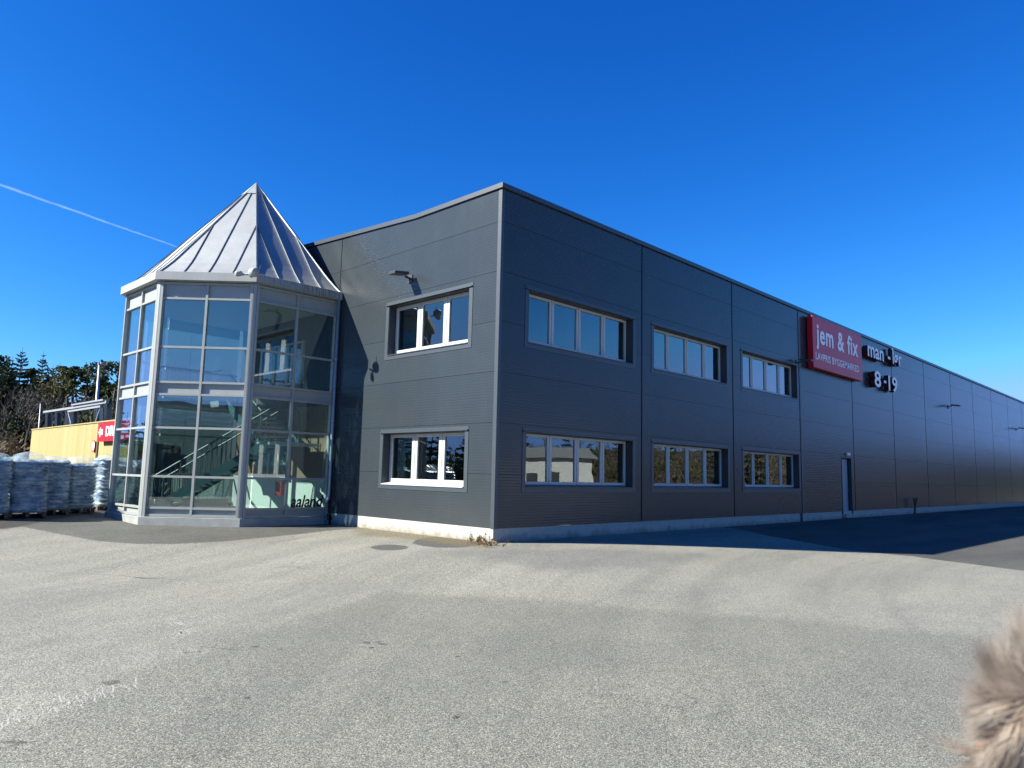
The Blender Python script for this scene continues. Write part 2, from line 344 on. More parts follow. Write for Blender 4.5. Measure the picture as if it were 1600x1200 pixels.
HOUSEW = simple("white_render", (0.481, 0.481, 0.455), .8); SLATE = simple("grey_roof", (0.2145, 0.2145, 0.208), .7)
SHEDW = simple("grey_green_cladding", (.045, .052, .05), .6, var=.05)
WEED = m_leaf("weed_leaves", (0.049, 0.063, 0.014), (0.105, 0.098, 0.028), 8.); DRYW = m_leaf("dry_stems", (0.112, 0.077, 0.035), (0.182, 0.133, 0.063), 8.)
DWEED = m_leaf("dark_weed_leaves", (.02, .035, .01), (.05, .06, .018), 8.)
LAMPB = simple("dark_lamp_housing", (.035, .04, .045), .4); LAMPG = simple("lamp_lens", (.55, .55, .52), .3)
FLOODM = simple("weathered_white_housing", (.33, .34, .33), .4, var=.25)
VAP = m_vapour(); FUR = m_fur(); SKIN = simple("fur_backing", (.22, .14, .09), .9)
XRED = simple("fire_hose_red", (.25, .02, .02), .4)

# ------------------------------------------------------------------ mesh helpers
class MB:
    def __init__(s): s.v = []; s.f = []; s.m = []
    def poly(s, pts, mi=0):
        b = len(s.v); s.v += [tuple(map(float, p)) for p in pts]; s.f.append(tuple(range(b, b+len(pts)))); s.m.append(mi); return s
    def add(s, vs, fs, mi=0):
        b = len(s.v); s.v += [tuple(map(float, p)) for p in vs]
        for f in fs: s.f.append(tuple(b+i for i in f)); s.m.append(mi)
        return s
    def box(s, a, b, mi=0):
        x0, y0, z0 = a; x1, y1, z1 = b
        if x0 > x1: x0, x1 = x1, x0
        if y0 > y1: y0, y1 = y1, y0
        if z0 > z1: z0, z1 = z1, z0
        vs = [(x0,y0,z0),(x1,y0,z0),(x1,y1,z0),(x0,y1,z0),(x0,y0,z1),(x1,y0,z1),(x1,y1,z1),(x0,y1,z1)]
        return s.add(vs, [(0,3,2,1),(4,5,6,7),(0,1,5,4),(1,2,6,5),(2,3,7,6),(3,0,4,7)], mi)
    def obox(s, c, ex, ey, ez, mi=0):      # centre and three half-axis vectors
        c, ex, ey, ez = (np.array(q, float) for q in (c, ex, ey, ez))
        vs = [c+a*ex+b*ey+d*ez for d in (-1, 1) for a, b in ((-1,-1),(1,-1),(1,1),(-1,1))]
        return s.add(vs, [(0,3,2,1),(4,5,6,7),(0,1,5,4),(1,2,6,5),(2,3,7,6),(3,0,4,7)], mi)
    def bar(s, p, q, w, h=None, up=(0,0,1), mi=0):
        p, q = np.array(p, float), np.array(q, float); d = (q-p)/2; L = np.linalg.norm(d); d1 = d/L
        u = np.array(up, float); r = np.cross(d1, u)
        if np.linalg.norm(r) < 1e-4: r = np.cross(d1, (1, 0, 0))
        r /= np.linalg.norm(r); u = np.cross(r, d1)
        return s.obox((p+q)/2, d, r*w/2, u*(h or w)/2, mi)
    def tube(s, pts, rad, n=8, mi=0, cap=True):
        pts = [np.array(p, float) for p in pts]; rad = rad if hasattr(rad, '__len__') else [rad]*len(pts)
        b = len(s.v); pr = None
        for i, p in enumerate(pts):
            d = pts[min(i+1, len(pts)-1)] - pts[max(i-1, 0)]; d = d/(np.linalg.norm(d)+1e-12)
            r = np.cross(d, (0, 0, 1) if abs(d[2]) < .95 else (1, 0, 0)) if pr is None else pr - d*(pr@d)
            r = r/(np.linalg.norm(r)+1e-12); pr = r; u = np.cross(d, r)
            for k in range(n):
                a = 2*math.pi*k/n; s.v.append(tuple(p + rad[i]*(math.cos(a)*r + math.sin(a)*u)))
        for i in range(len(pts)-1):
            for k in range(n):
                s.f.append((b+i*n+k, b+i*n+(k+1)%n, b+(i+1)*n+(k+1)%n, b+(i+1)*n+k)); s.m.append(mi)
        if cap:
            s.f.append(tuple(b+k for k in range(n))[::-1]); s.m.append(mi)
            s.f.append(tuple(b+(len(pts)-1)*n+k for k in range(n))); s.m.append(mi)
        return s
    def prism(s, loop, z0, z1, mi=0):
        n = len(loop); vs = [(x, y, z0) for x, y in loop] + [(x, y, z1) for x, y in loop]
        return s.add(vs, [tuple(range(n))[::-1], tuple(range(n, 2*n))] + [(i, (i+1) % n, n+(i+1) % n, n+i) for i in range(n)], mi)
    def mesh(s, name, mats, smooth=False):
        me = bpy.data.meshes.new(name); me.from_pydata(s.v, [], s.f)
        for m in (mats if isinstance(mats, (list, tuple)) else [mats]): me.materials.append(m)
        if any(s.m): me.polygons.foreach_set('material_index', s.m)
        if smooth: me.polygons.foreach_set('use_smooth', [True]*len(s.f))
        me.update(); return me
    def build(s, name, mats, parent=None, smooth=False, loc=None, bevel=0.):
        o = bpy.data.objects.new(name, s.mesh(name, mats, smooth)); col.objects.link(o)
        if parent: o.parent = parent
        if loc is not None: o.location = loc
        if bevel:
            b = o.modifiers.new("edge", 'BEVEL'); b.width = bevel; b.segments = 2; b.limit_method = 'ANGLE'
        return o
def tag(o, label=None, cat=None, group=None, kind=None):
    if label: o['label'] = label
    if cat: o['category'] = cat
    if group: o['group'] = group
    if kind: o['kind'] = kind
    return o
def thing(name, label, cat, loc=(0, 0, 0), rz=0., group=None):
    o = bpy.data.objects.new(name, None); col.objects.link(o); o.location = loc; o.rotation_euler = (0, 0, rz)
    o.empty_display_size = .2
    return tag(o, label, cat, group)
def copy_tree(o, parent=None):
    c = o.copy(); col.objects.link(c)
    if parent: c.parent = parent
    for ch in o.children: copy_tree(ch, c)
    return c
def smooth01(t):
    t = np.clip(t, 0, 1); return t*t*(3-2*t)
def text_mesh(txt, name, mats, parent, width, height_ref, depth, fn, bold=0., spacing=1., loc=None):
    """text as solid letters; width = total width wanted, height_ref = (char, wanted height); fn maps (u, v, d) to world"""
    cu = bpy.data.curves.new("letters", 'FONT'); cu.body = txt; cu.size = 1; cu.offset = bold; cu.space_character = spacing
    cu.extrude = .5; cu.resolution_u = 4
    tmp = bpy.data.objects.new("letters_tmp", cu); col.objects.link(tmp); bpy.context.view_layer.update()
    dg = bpy.context.evaluated_depsgraph_get(); me = bpy.data.meshes.new_from_object(tmp.evaluated_get(dg))
    v = np.array([x.co for x in me.vertices]); bpy.data.objects.remove(tmp)
    x0, x1, y0, y1 = v[:, 0].min(), v[:, 0].max(), v[:, 1].min(), v[:, 1].max()
    sx = width/(x1-x0); sy = height_ref/(y1-y0)
    for i, q in enumerate(v):
        me.vertices[i].co = fn((q[0]-x0)*sx, (q[1]-y0)*sy, (q[2]+.5)*depth)
    me.materials.clear()
    for m in mats: me.materials.append(m)
    me.update()
    if len(mats) > 1:
        zz = v[:, 2]
        for p in me.polygons:
            p.material_index = 0 if all(zz[k] > .49 for k in p.vertices) else 1
    me.name = name
    o = bpy.data.objects.new(name, me); col.objects.link(o)
    if parent: o.parent = parent
    if loc is not None: o.location = loc
    return o

# ------------------------------------------------------------------ ground
TC = np.array([-1.42, 10.42])
def octo(a, c=TC):
    R = a/math.cos(math.pi/8)
    return [np.array([c[0]+R*math.cos(t), c[1]+R*math.sin(t)]) for t in np.radians(22.5+45*np.arange(8))]
def gz(x, y):
    x = np.asarray(x, float); y = np.asarray(y, float)
    dx = np.maximum(-x, 0); dy = np.maximum(-y, 0)
    d = np.hypot(dx, dy)
    dt = np.hypot(x-TC[0], y-TC[1])-3.5
    d = np.maximum(np.minimum(d, np.maximum(dt, 0)), 0)
    z = -.42*smooth01(d/7.5)*(1-smooth01((y-5)/7)*(x < 0))
    z = z + .17*smooth01((y-8.5)/5)*smooth01((-x-3.2)/2.5)
    return z
def hit(px, py):
    r = ray(px, py); t = -CAM[2]/r[2] if r[2] < 0 else 60
    for _ in range(40):
        P = CAM+t*r; t += (float(gz(P[0], P[1]))-P[2])/r[2]*.8
    P = CAM+t*r; return P
def sdf(poly, X, Y):
    P = np.array(poly); d = np.full(X.shape, 1e9); ins = np.zeros(X.shape, bool); n = len(P)
    for i in range(n):
        a, b = P[i], P[(i+1) % n]; e = b-a
        t = np.clip(((X-a[0])*e[0]+(Y-a[1])*e[1])/(e@e+1e-12), 0, 1)
        d = np.minimum(d, np.hypot(X-a[0]-t*e[0], Y-a[1]-t*e[1]))
        c = ((a[1] > Y) != (b[1] > Y)) & (X < (b[0]-a[0])*(Y-a[1])/(b[1]-a[1]+1e-12)+a[0]); ins ^= c
    return np.where(ins, d, -d)
def G(*pts): return [hit(*q)[:2] for q in pts]
def axis(lo, hi, fl, fh, st):
    a = list(np.arange(fl, fh+1e-6, st)); s = st; x = fl; L = []
    while x > lo: s *= 1.3; x -= s; L.append(x)
    s = st; x = fh; H = []
    while x < hi: s *= 1.3; x += s; H.append(x)
    return np.array(L[::-1]+a+H)
gx = axis(-900, 900, -17, 24, .16); gy = axis(-900, 900, -13.5, 18, .16)
X, Y = np.meshgrid(gx, gy); Z = gz(X, Y)
nx, ny = len(gx), len(gy)
me = bpy.data.meshes.new("ground")
idx = np.arange(nx*ny).reshape(ny, nx)
quads = np.stack([idx[:-1, :-1], idx[:-1, 1:], idx[1:, 1:], idx[1:, :-1]], -1).reshape(-1, 4)
me.from_pydata(np.stack([X, Y, Z], -1).reshape(-1, 3).tolist(), [], quads.tolist())
me.polygons.foreach_set('use_smooth', [True]*len(quads)); me.materials.append(GROUND)
near = G((0,1165),(200,1058),(400,990),(550,942),(600,929),(700,930),(800,934),(1000,951),(1200,967),(1400,984),(1600,995)) + [np.array([6,-40.]), np.array([-60,-60.]), np.array([-60,0.])]
pad = G((36,822),(90,834),(150,845),(210,850),(280,850),(350,846),(425,839),(500,830.5),(556,826)) + [np.array([1, 5.5]), np.array([1, 14.]), np.array([-5.5, 14.])]
pad = G((0,829),) + pad
road = [np.array([-60., 13.2])] + G((0,827),(40,821),(100,809),(168,804)) + [np.array([-3.2, 14.2]), np.array([0, 40.]), np.array([-70, 40.])]
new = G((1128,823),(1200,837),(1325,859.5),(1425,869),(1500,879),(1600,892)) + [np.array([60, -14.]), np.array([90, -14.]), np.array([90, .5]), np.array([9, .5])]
corner = G((670,862),(800,858),(1000,860),(1120,868),(1000,885),(850,893))
patches = [G(*[(700+58*math.cos(a)+(4 if i % 2 else 0), 847+9*math.sin(a)) for i, a in enumerate(np.linspace(0, 6.28, 14)[:-1])]),
           G(*[(609+30*math.cos(a), 855.5+4.6*math.sin(a)) for a in np.linspace(0, 6.28, 14)[:-1]]),
           ]
moss = G((548,823),(600,826),(680,833),(770,850),(760,858),(640,842),(560,836))
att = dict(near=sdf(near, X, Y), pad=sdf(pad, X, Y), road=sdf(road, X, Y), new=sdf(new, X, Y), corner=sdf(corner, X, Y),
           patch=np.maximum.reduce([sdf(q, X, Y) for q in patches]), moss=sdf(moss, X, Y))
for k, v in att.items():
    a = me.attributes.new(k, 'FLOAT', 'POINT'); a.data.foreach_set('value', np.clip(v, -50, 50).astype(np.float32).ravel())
g = bpy.data.objects.new("ground", me); col.objects.link(g); tag(g, kind='structure')

# painted line and scuffs: thin sheets lying 4-6 mm above the asphalt
def decal(name, strips, m, lift):
    mb = MB()
    for pts, w0 in strips:
        P = [hit(*q) for q in pts]; Lf = []; Rt = []
        for i, p in enumerate(P):
            d = P[min(i+1, len(P)-1)]-P[max(i-1, 0)]; n = np.array([-d[1], d[0], 0]); n /= np.linalg.norm(n)+1e-9
            ww = w0*(.35+.65*math.sin(math.pi*(i+.4)/(len(P)-.2)))*rng.uniform(.7, 1.2)
            Lf.append(p+n*ww/2); Rt.append(p-n*ww/2)
        for i in range(len(P)-1):
            mb.poly([(*Rt[i][:2], gz(*Rt[i][:2])+lift), (*Rt[i+1][:2], gz(*Rt[i+1][:2])+lift), (*Lf[i+1][:2], gz(*Lf[i+1][:2])+lift), (*Lf[i][:2], gz(*Lf[i][:2])+lift)])
    o = mb.build(name, m); tag(o, kind='structure'); return o
line = []
for a, b in ((488, 505), (507, 540), (546, 575), (580, 612), (616, 642)):
    yy = lambda x: 839.2 + (x-488)*.026
    line.append(([(a+(b-a)*k/4, yy(a+(b-a)*k/4)) for k in range(5)], .055))
    if b < 560: line.append(([(a+(b-a)*k/4, yy(a+(b-a)*k/4)-2.6) for k in range(5)], .05))
decal("yellow_line_marking", line, YLINE, .005)
sc = []
def stroke(x, y, dx, dy, w, n=4, j=1.2):
    sc.append(([(x+dx*k/n+rng.uniform(-j, j), y+dy*k/n+rng.uniform(-j, j)*.5) for k in range(n+1)], w))
for i in range(9): stroke(263+i*8.2, 973-i*1.0, 13+rng.uniform(-3, 3), 6+rng.uniform(-2, 2), rng.uniform(.012, .03))
for i in range(5): stroke(284+rng.uniform(-4, 8), 984+rng.uniform(-2, 4), 4, 5, .03)
for i in range(46):
    u = rng.random(); x = u*212; y = 1124-u*58
    stroke(x+rng.uniform(-6, 6), y+rng.uniform(-10, 8), rng.uniform(-4, 9), rng.uniform(5, 15), rng.uniform(.006, .02), j=1.8)
for i in range(16): stroke(rng.uniform(210, 245), rng.uniform(1015, 1030), rng.uniform(4, 10), rng.uniform(1, 5), rng.uniform(.006, .018))
for i in range(14): stroke(rng.uniform(0, 90), rng.uniform(1018, 1036), rng.uniform(-2, 6), rng.uniform(2, 6), rng.uniform(.006, .014))
for i in range(8): stroke(rng.uniform(146, 170), rng.uniform(1000, 1009), rng.uniform(3, 8), rng.uniform(0, 3), rng.uniform(.006, .015))
for i in range(26): stroke(rng.uniform(520, 640), rng.uniform(1005, 1026), rng.uniform(6, 14), rng.uniform(-1, 3), rng.uniform(.004, .010))
for i in range(34): stroke(rng.uniform(20, 520), rng.uniform(1085, 1195), rng.uniform(8, 22), rng.uniform(2, 7), rng.uniform(.004, .010))
for i in range(16): stroke(rng.uniform(850, 960), rng.uniform(1048, 1085), rng.uniform(5, 14), rng.uniform(-2, 3), rng.uniform(.004, .011))
for i in range(16): stroke(rng.uniform(680, 800), rng.uniform(1022, 1050), rng.uniform(6, 12), rng.uniform(-4, 0), rng.uniform(.004, .009))
for i in range(14): stroke(rng.uniform(720, 850), rng.uniform(940, 962), rng.uniform(6, 14), rng.uniform(-1, 2), rng.uniform(.005, .012))
for i in range(8): stroke(rng.uniform(1140, 1180), rng.uniform(955, 962), rng.uniform(6, 16), rng.uniform(-1, 1), rng.uniform(.01, .03))
decal("scuff_marks", sc, SCUFF, .002)
ol = []
for pts, w2 in (([(0, 888), (60, 892), (120, 897), (180, 899), (250, 905), (320, 909), (392, 913)], .022), ([(0, 1169), (14, 1166), (34, 1162), (60, 1158)], .02), ([(208, 902), (228, 904), (258, 903)], .10), ([(312, 1010), (340, 1013), (372, 1016)], .03), ([(930, 1000), (1000, 1006)], .008)):
    ol.append((pts, w2))
for (x, y, w2, h2) in ((573, 1004, 6, 2.5), (590, 1003.5, 5, 2), (599, 1006.5, 8, 2.4), (580, 1012, 4, 2), (716, 1026, 3.5, 1.6), (398, 1011, 7, 1.5), (386, 1091, 5, 2), (713, 1121, 5, 2.2), (174, 1067, 13, 4), (291, 1021, 4, 1.6), (437, 1015, 3, 1.2), (312, 1018, 4, 1), (62, 927, 2, 1), (605, 1091, 3, 1.5), (788, 1066, 3, 1.4), (20, 1160, 20, 2)):
    ol.append(([(x-w2+2*w2*k/5, y+rng.uniform(-.5, .5)) for k in range(6)], h2*2.2/FPX*np.linalg.norm(hit(x, y)-CAM)*2.6))
decal("dark_spots", ol, OIL, .0022)

# ------------------------------------------------------------------ the hall
HALL_L, HALL_D = 84., 26.
ZB, ZT = .337, 8.62
ZJ = [ZB, 1.597, 2.83, 4.07, 5.31, 6.553, 7.809, 9.6]
def topz(y): return 8.78 + max(0, y-3.4)*.062
WR = [(x0, x1, z0, z1) for (x0, x1) in ((1.04, 5.57), (6.67, 11.23), (12.41, 17.06)) for (z0, z1) in ((4.92, 6.27), (1.31, 2.66))]
WL = [(1.10, 4.50, 4.88, 6.31), (1.10, 4.52, 1.27, 2.66)]
DOOR = (21.62, 22.72, .0, 2.68)
JR = [.0, 6.03, 11.66, 17.36, 23.13, 28.9, 34.5, 40.1, 45.6, 51.06, 56.5, 61.9, 67.4, 72.9, 78.4, HALL_L]
JL = [.0, 7.17, 12.8, 18.4, HALL_D]
hall = thing("warehouse_hall", "long two-storey hall clad in anthracite ribbed metal with white-framed windows", "building")
def cut(rect, holes):
    out = [rect]
    for h in holes:
        nxt = []
        for r in out:
            a0, a1, b0, b1 = r; h0, h1, k0, k1 = h
            if h1 <= a0 or h0 >= a1 or k1 <= b0 or k0 >= b1: nxt.append(r); continue
            c0, c1 = max(a0, h0), min(a1, h1)
            if a0 < c0: nxt.append((a0, c0, b0, b1))
            if c1 < a1: nxt.append((c1, a1, b0, b1))
            if b0 < k0: nxt.append((c0, c1, b0, k0))
            if k1 < b1: nxt.append((c0, c1, k1, b1))
        out = nxt
    return out
def facade(joints, holes, mapf, flip, top, gapv, skip_gap_first=True):
    pan, back = MB(), MB()
    def q(mb, r, d):
        a0, a1, b0, b1 = r
        t0, t1 = (min(b1, top(a0)), min(b1, top(a1)))
        pts = [mapf(a0, b0, d), mapf(a1, b0, d), mapf(a1, t1, d), mapf(a0, t0, d)]
        mb.poly(pts[::-1] if flip else pts)
    for i in range(len(joints)-1):
        for k in range(len(ZJ)-1):
            g0 = 0 if i == 0 else gapv/2
            r = (joints[i]+g0, joints[i+1]-gapv/2, ZJ[k]+(.004 if k else 0), ZJ[k+1]-.004)
            for c in cut(r, holes): q(pan, c, 0.)
    for i in range(len(joints)-1):
        for c in cut((joints[i], joints[i+1], ZB, ZJ[-1]), holes): q(back, c, .018)
    return pan, back
mr = lambda a, b, d: (a, d, b)
ml = lambda a, b, d: (d, a, b)
p, b = facade(JR, WR+[DOOR], mr, False, lambda a: ZT, .07)
p.build("front_wall", CLAD, hall); b.build("front_wall_backing", DARK, hall)
p, b = facade(JL, WL+[(7.3, 13.6, .3, 6.7)], ml, True, lambda a: topz(a)-.16, .035)
p.build("gable_wall", CLAD, hall); b.build("gable_wall_backing", DARK, hall)
# rear, far end and roof close the volume
o = MB()
o.poly([(HALL_L, 0, 0), (HALL_L, HALL_D, 0), (HALL_L, HALL_D, 9.6), (HALL_L, 0, ZT)]); o.poly([(HALL_L, HALL_D, 0), (0, HALL_D, 0), (0, HALL_D, 9.6), (HALL_L, HALL_D, 9.6)])
o.build("rear_wall", TRIM, hall)
o = MB(); o.box((.3, .3, ZT-.35), (HALL_L-.01, HALL_D-.01, ZT-.2)); o.build("roof", FELT, hall)
# plinth
o = MB(); o.box((.012, .03, -.6), (HALL_L, .3, ZB-.01)); o.box((.012, .302, -.6), (.3, 7.0, ZB-.01)); o.build("plinth", CONC, hall)
o = MB(); o.box((-.0, -.004, ZB-.012), (.09, .05, ZT)); o.box((-.004, .0, ZB-.012), (.05, .12, ZT)); o.build("corner_trim", TRIM, hall)
# coping with a shadow gap below it
o = MB()
o.box((-.03, -.05, 8.655), (HALL_L+.05, .32, 8.78))
ys = [-.0499, 3.4, HALL_D]
for a, c in zip(ys[:-1], ys[1:]):
    za, zc = topz(a), topz(c)
    if a < 0: a = .3201
    vs = [(-.05, a, za-.125), (.32, a, za-.125), (.32, c, zc-.125), (-.05, c, zc-.125), (-.05, a, za), (.32, a, za), (.32, c, zc), (-.05, c, zc)]
    o.add(vs, [(0,3,2,1),(4,5,6,7),(0,1,5,4),(1,2,6,5),(2,3,7,6),(3,0,4,7)])
o.box((-.05, -.055, 8.654), (-.031, .3199, 8.781))
o.build("roof_coping", TRIM, hall)
o = MB(); o.box((.02, .02, 8.55), (HALL_L, .3, 8.654)); 
for a, c in zip((.3, 3.4), (3.4, HALL_D)):
    za, zc = topz(a)-.126, topz(c)-.126
    o.add([(.02, a, za-.2), (.3, a, za-.2), (.3, c, zc-.2), (.02, c, zc-.2), (.02, a, za), (.3, a, za), (.3, c, zc), (.02, c, zc)], [(0,3,2,1),(4,5,6,7),(0,1,5,4),(1,2,6,5),(2,3,7,6),(3,0,4,7)])
o.build("coping_gap", DARK, hall)

def make_window(rect, mapf, flip, n, label, depth=.22, bw=.075, mull=.05):
    a0, a1, z0, z1 = rect
    def bx(mb, u0, u1, b0, b1, d0, d1, mi=0):
        p, q = mapf(u0, b0, d0), mapf(u1, b1, d1); mb.box(p, q, mi)
    fr = MB(); e = .0
    # reveal lining (dark sheet) and flat surround trim
    t = .012
    rv = MB()
    bx(rv, a0, a0+t, z0, z1, .004, depth+.06); bx(rv, a1-t, a1, z0, z1, .004, depth+.06)
    bx(rv, a0+t, a1-t, z1-t, z1, .004, depth+.06)
    root = rv.build("window", REVEAL, hall)
    if label: root['label'] = label
    tr = MB(); w = .135
    bx(tr, a0-w, a0-.001, z0-w, z1+w*.8, -.012, .0); bx(tr, a1+.001, a1+w, z0-w, z1+w*.8, -.012, .0)
    bx(tr, a0-.0008, a1+.0008, z0-w, z0-.001, -.012, .0); bx(tr, a0-.0008, a1+.0008, z1+.03, z1+w*.8, -.012, .0)
    bx(tr, a0-w*.9, a1+w*.9, z1+.001, z1+.028, -.05, .0)
    tr.build("surround", TRIM, root)
    si = MB(); p0 = mapf(a0+t, z0, -.03); 
    vs = [mapf(a0+t, z0+.002, -.035), mapf(a1-t, z0+.002, -.035), mapf(a1-t, z0+.05, depth-.001), mapf(a0+t, z0+.05, depth-.001),
          mapf(a0+t, z0-.02, -.035), mapf(a1-t, z0-.02, -.035), mapf(a1-t, z0-.02, depth-.001), mapf(a0+t, z0-.02, depth-.001)]
    si.add(vs, [(0,1,2,3),(4,7,6,5),(0,4,5,1),(1,5,6,2),(2,6,7,3),(3,7,4,0)]); si.build("sill", TRIM if not flip else SILL if z0 < 3 else TRIM, root)
    A0, A1, B0, B1 = a0+t, a1-t, z0+.05, z1-.022
    sw = (A1-A0)/n
    bx(fr, A0, A1, B1, z1-t, depth-.02, depth+.06, 1)   # roller-shutter head above the sashes
    for k in range(n):
        s0, s1 = A0+k*sw+mull*.3, A0+(k+1)*sw-mull*.3
        sa = MB()
        bx(sa, s0, s0+bw, B0, B1, depth, depth+.07); bx(sa, s1-bw, s1, B0, B1, depth, depth+.07)
        bx(sa, s0+bw, s1-bw, B0, B0+bw, depth+.001, depth+.07); bx(sa, s0+bw, s1-bw, B1-bw*.9, B1, depth+.001, depth+.07)
        so_ = sa.build("sash", WHITE, root, bevel=.006)
        gl = MB(); bx(gl, s0+bw-.005, s1-bw+.005, B0+bw-.005, B1-bw*.9+.005, depth+.035, depth+.041); gl.build("pane", PANE, so_)
        if k: bx(fr, A0+k*sw-mull*.3+.001, A0+k*sw+mull*.3-.001, B0, z1-t, depth-.012, depth+.07)
    fr.build("frame", [WHITE, REVEAL], root)
for i, r in enumerate(WR): make_window(r, mr, False, 4, None)
for i, r in enumerate(WL): make_window(r, ml, True, 3, None, bw=.1, mull=.06)
# rooms seen behind the panes
rm = MB()
for z0, z1 in ((.3, 3.6), (3.85, 7.6)):
    rm.poly([(.6, 4.2, z0), (18, 4.2, z0), (18, 4.2, z1), (.6, 4.2, z1)]); rm.poly([(.6, 4.2, z0), (.6, 4.2, z1), (4.6, 7, z1), (4.6, 7, z0)])
    rm.poly([(18, .4, z0), (18, .4, z1), (18, 4.2, z1), (18, 4.2, z0)])
    rm.poly([(.36, .36, z1), (18, .36, z1), (18, 7, z1), (.36, 7, z1)]); rm.poly([(.36, 7.0, z0), (6, 7.0, z0), (6, 7.0, z1), (.36, 7.0, z1)])
    rm.poly([(.36, .36, z0), (18, .36, z0), (18, 7, z0), (.36, 7, z0)], 1)
    for xx in (6.3, 12):
        rm.poly([(xx, .4, z0), (xx, .4, z1), (xx, 4.2, z1), (xx, 4.2, z0)])
rm.build("interior_rooms", [ROOM, ROOMF], hall)
# steel door
d = MB(); d.box((21.66, .16, .20), (22.68, .21, 2.64)); door = d.build("door", DOORM, hall, bevel=.004)
fr = MB(); fr.box((21.56, -.012, .2), (21.62, .22, 2.74)); fr.box((22.72, -.012, .2), (22.78, .22, 2.74)); fr.box((21.6201, -.011, 2.68), (22.7199, .22, 2.74)); fr.build("door_frame", REVEAL, door)
hd = MB(); hd.tube([(22.58, .16, 1.25), (22.58, .10, 1.25), (22.44, .10, 1.25)], .012); hd.box((22.555, .145, 1.12), (22.605, .159, 1.36)); hd.build("handle", GALV, door)
st = MB(); st.box((21.55, -.16, .05), (22.8, .0, .2)); st.build("door_step", CONC, hall)
o = MB(); o.box((17.29, -.018, ZB-.02), (17.43, -.003, ZT)); o.build("downpipe", TRIM, hall)
o = MB(); o.tube([(17.22, .02, -.1), (17.22, .02, ZB)], .06); o.build("drain_pipe", BLACK, hall)

# lamp over the door, wall lamps
def wall_lamp(loc, rz, label, group="flat floodlights on bracket arms on the hall walls"):
    t = thing("wall_lamp", label, "lamp", loc, rz, group)
    b = MB(); b.box((-.09, -.03, -.11), (.09, .0, .11)); b.bar((0, -.03, 0), (0, -.2, .035), .05); b.build("bracket", LAMPB, t)
    h = MB(); h.obox((0, -.42, .075), (.15, 0, 0), (0, .24, .035), (0, -.006, .038)); hh = h.build("housing", LAMPB, t, bevel=.01)
    l = MB(); l.obox((0, -.46, .04), (.12, 0, 0), (0, .15, .022), (0, -.0006, .004)); l.build("lens", LAMPG, hh)
    return t
wall_lamp((0, 3.56, 6.95), -math.pi/2, "flat grey floodlight on the sunlit gable above its upper window")
wall_lamp((17.08, 0, 6.40), 0, "thin dark lamp bar in front of the red sign's lower edge")
wall_lamp((39.4, 0, 6.42), 0, "thin dark floodlight on the shaded wall beyond the opening hours letters")
wall_lamp((59.4, 0, 6.22), 0, "dark floodlight on the shaded wall cut by the picture's right edge")
t = thing("door_lamp", "small white lamp box above the grey steel door", "lamp", (22.3, 0, 2.86))
b = MB(); b.box((-.14, -.1, -.06), (.14, 0, .07)); b.build("lens", LETTER, t, bevel=.02); b = MB(); b.box((-.16, -.03, -.08), (.16, -.001, .09)); b.build("backplate", GALV, t)

# ------------------------------------------------------------------ signs
t = thing("shop_sign", "large red shop sign with white lettering mounted on the shaded metal wall", "sign", (18.08, -.29, 6.33))
b = MB(); b.box((0, 0, 0), (5.68, .24, 2.2)); b.build("sign_box", RED, t, bevel=.015)
b = MB(); b.box((.3, .241, .2), (5.2, .288, .3)); b.box((.3, .241, 1.7), (5.2, .288, 1.8)); b.build("bracket", LAMPB, t)
text_mesh("jem & fix", "lettering", [LETTER], t, 4.82, 1.16, .012, lambda u, v, d: (.33+u, -.004-d, .79+v), bold=.022, spacing=1.1)
text_mesh("LAVPRIS BYGGEMARKED", "tagline", [LETTER], t, 4.98, .31, .010, lambda u, v, d: (.22+u, -.004-d, .36+v), bold=.012, spacing=1.08)
t = thing("opening_hours_sign", "white letters reading man - lør over 8 - 19 on dark red returns", "sign", (24.2, -.06, 6.2))
def hours(txt, x0, wd, z0, ht):
    text_mesh(txt, "lettering", [LETTER, MAROON], t, wd, ht, .23, lambda u, v, d: (x0+u-24.2, -d, z0+v-6.2), bold=.02)
hours("man", 24.58, 2.26, 7.65, .54); hours("-", 27.48, .36, 7.89, .13); hours("lør", 28.22, 1.42, 7.67, .86)
hours("8", 25.40, .90, 6.27, .80); hours("-", 26.73, .34, 6.58, .13); hours("19", 27.42, 1.36, 6.25, .80)
b = MB(); b.box((.45, .005, 1.55), (5.3, .045, 1.6)); b.box((1.3, .005, .4), (4.5, .045, .45))
b.build("mounting_rail", LAMPB, t)

# ------------------------------------------------------------------ glazed stair tower
tower = thing("stair_tower", "octagonal glass stair tower with pointed grey metal roof", "tower", (TC[0], TC[1], 0))
def tl(p): return (p[0]-TC[0], p[1]-TC[1], p[2])
def TB(mb, name, m, parent=None, **k):
    mb.v = [(v[0]-TC[0], v[1]-TC[1], v[2]) for v in mb.v]
    return mb.build(name, m, parent or tower, **k)
AP = 3.29
V = octo(AP)                       # V[3]=far left, V[4]=left front, V[5]=right front, V[6]=at the hall
EDGES = [(1, 2), (2, 3), (3, 4), (4, 5), (5, 6)]
def clipx(p, q):                   # keep what lies outside the hall wall
    p, q = np.array(p), np.array(q)
    if q[0] > -.02: q = p+(q-p)*((-.02-p[0])/(q[0]-p[0]))
    if p[0] > -.02: p = q+(p-q)*((-.02-q[0])/(p[0]-q[0]))
    return p, q
ZR = [.27, .47, 1.33, 2.68, 3.615, 3.96, 4.96, 6.365, 6.80]   # rail centres
ZKIND = ['panel', 'glass', 'glass', 'glass', 'panel', 'glass', 'glass', 'panel']
base, rails = MB(), MB()
bo = octo(AP+.07)
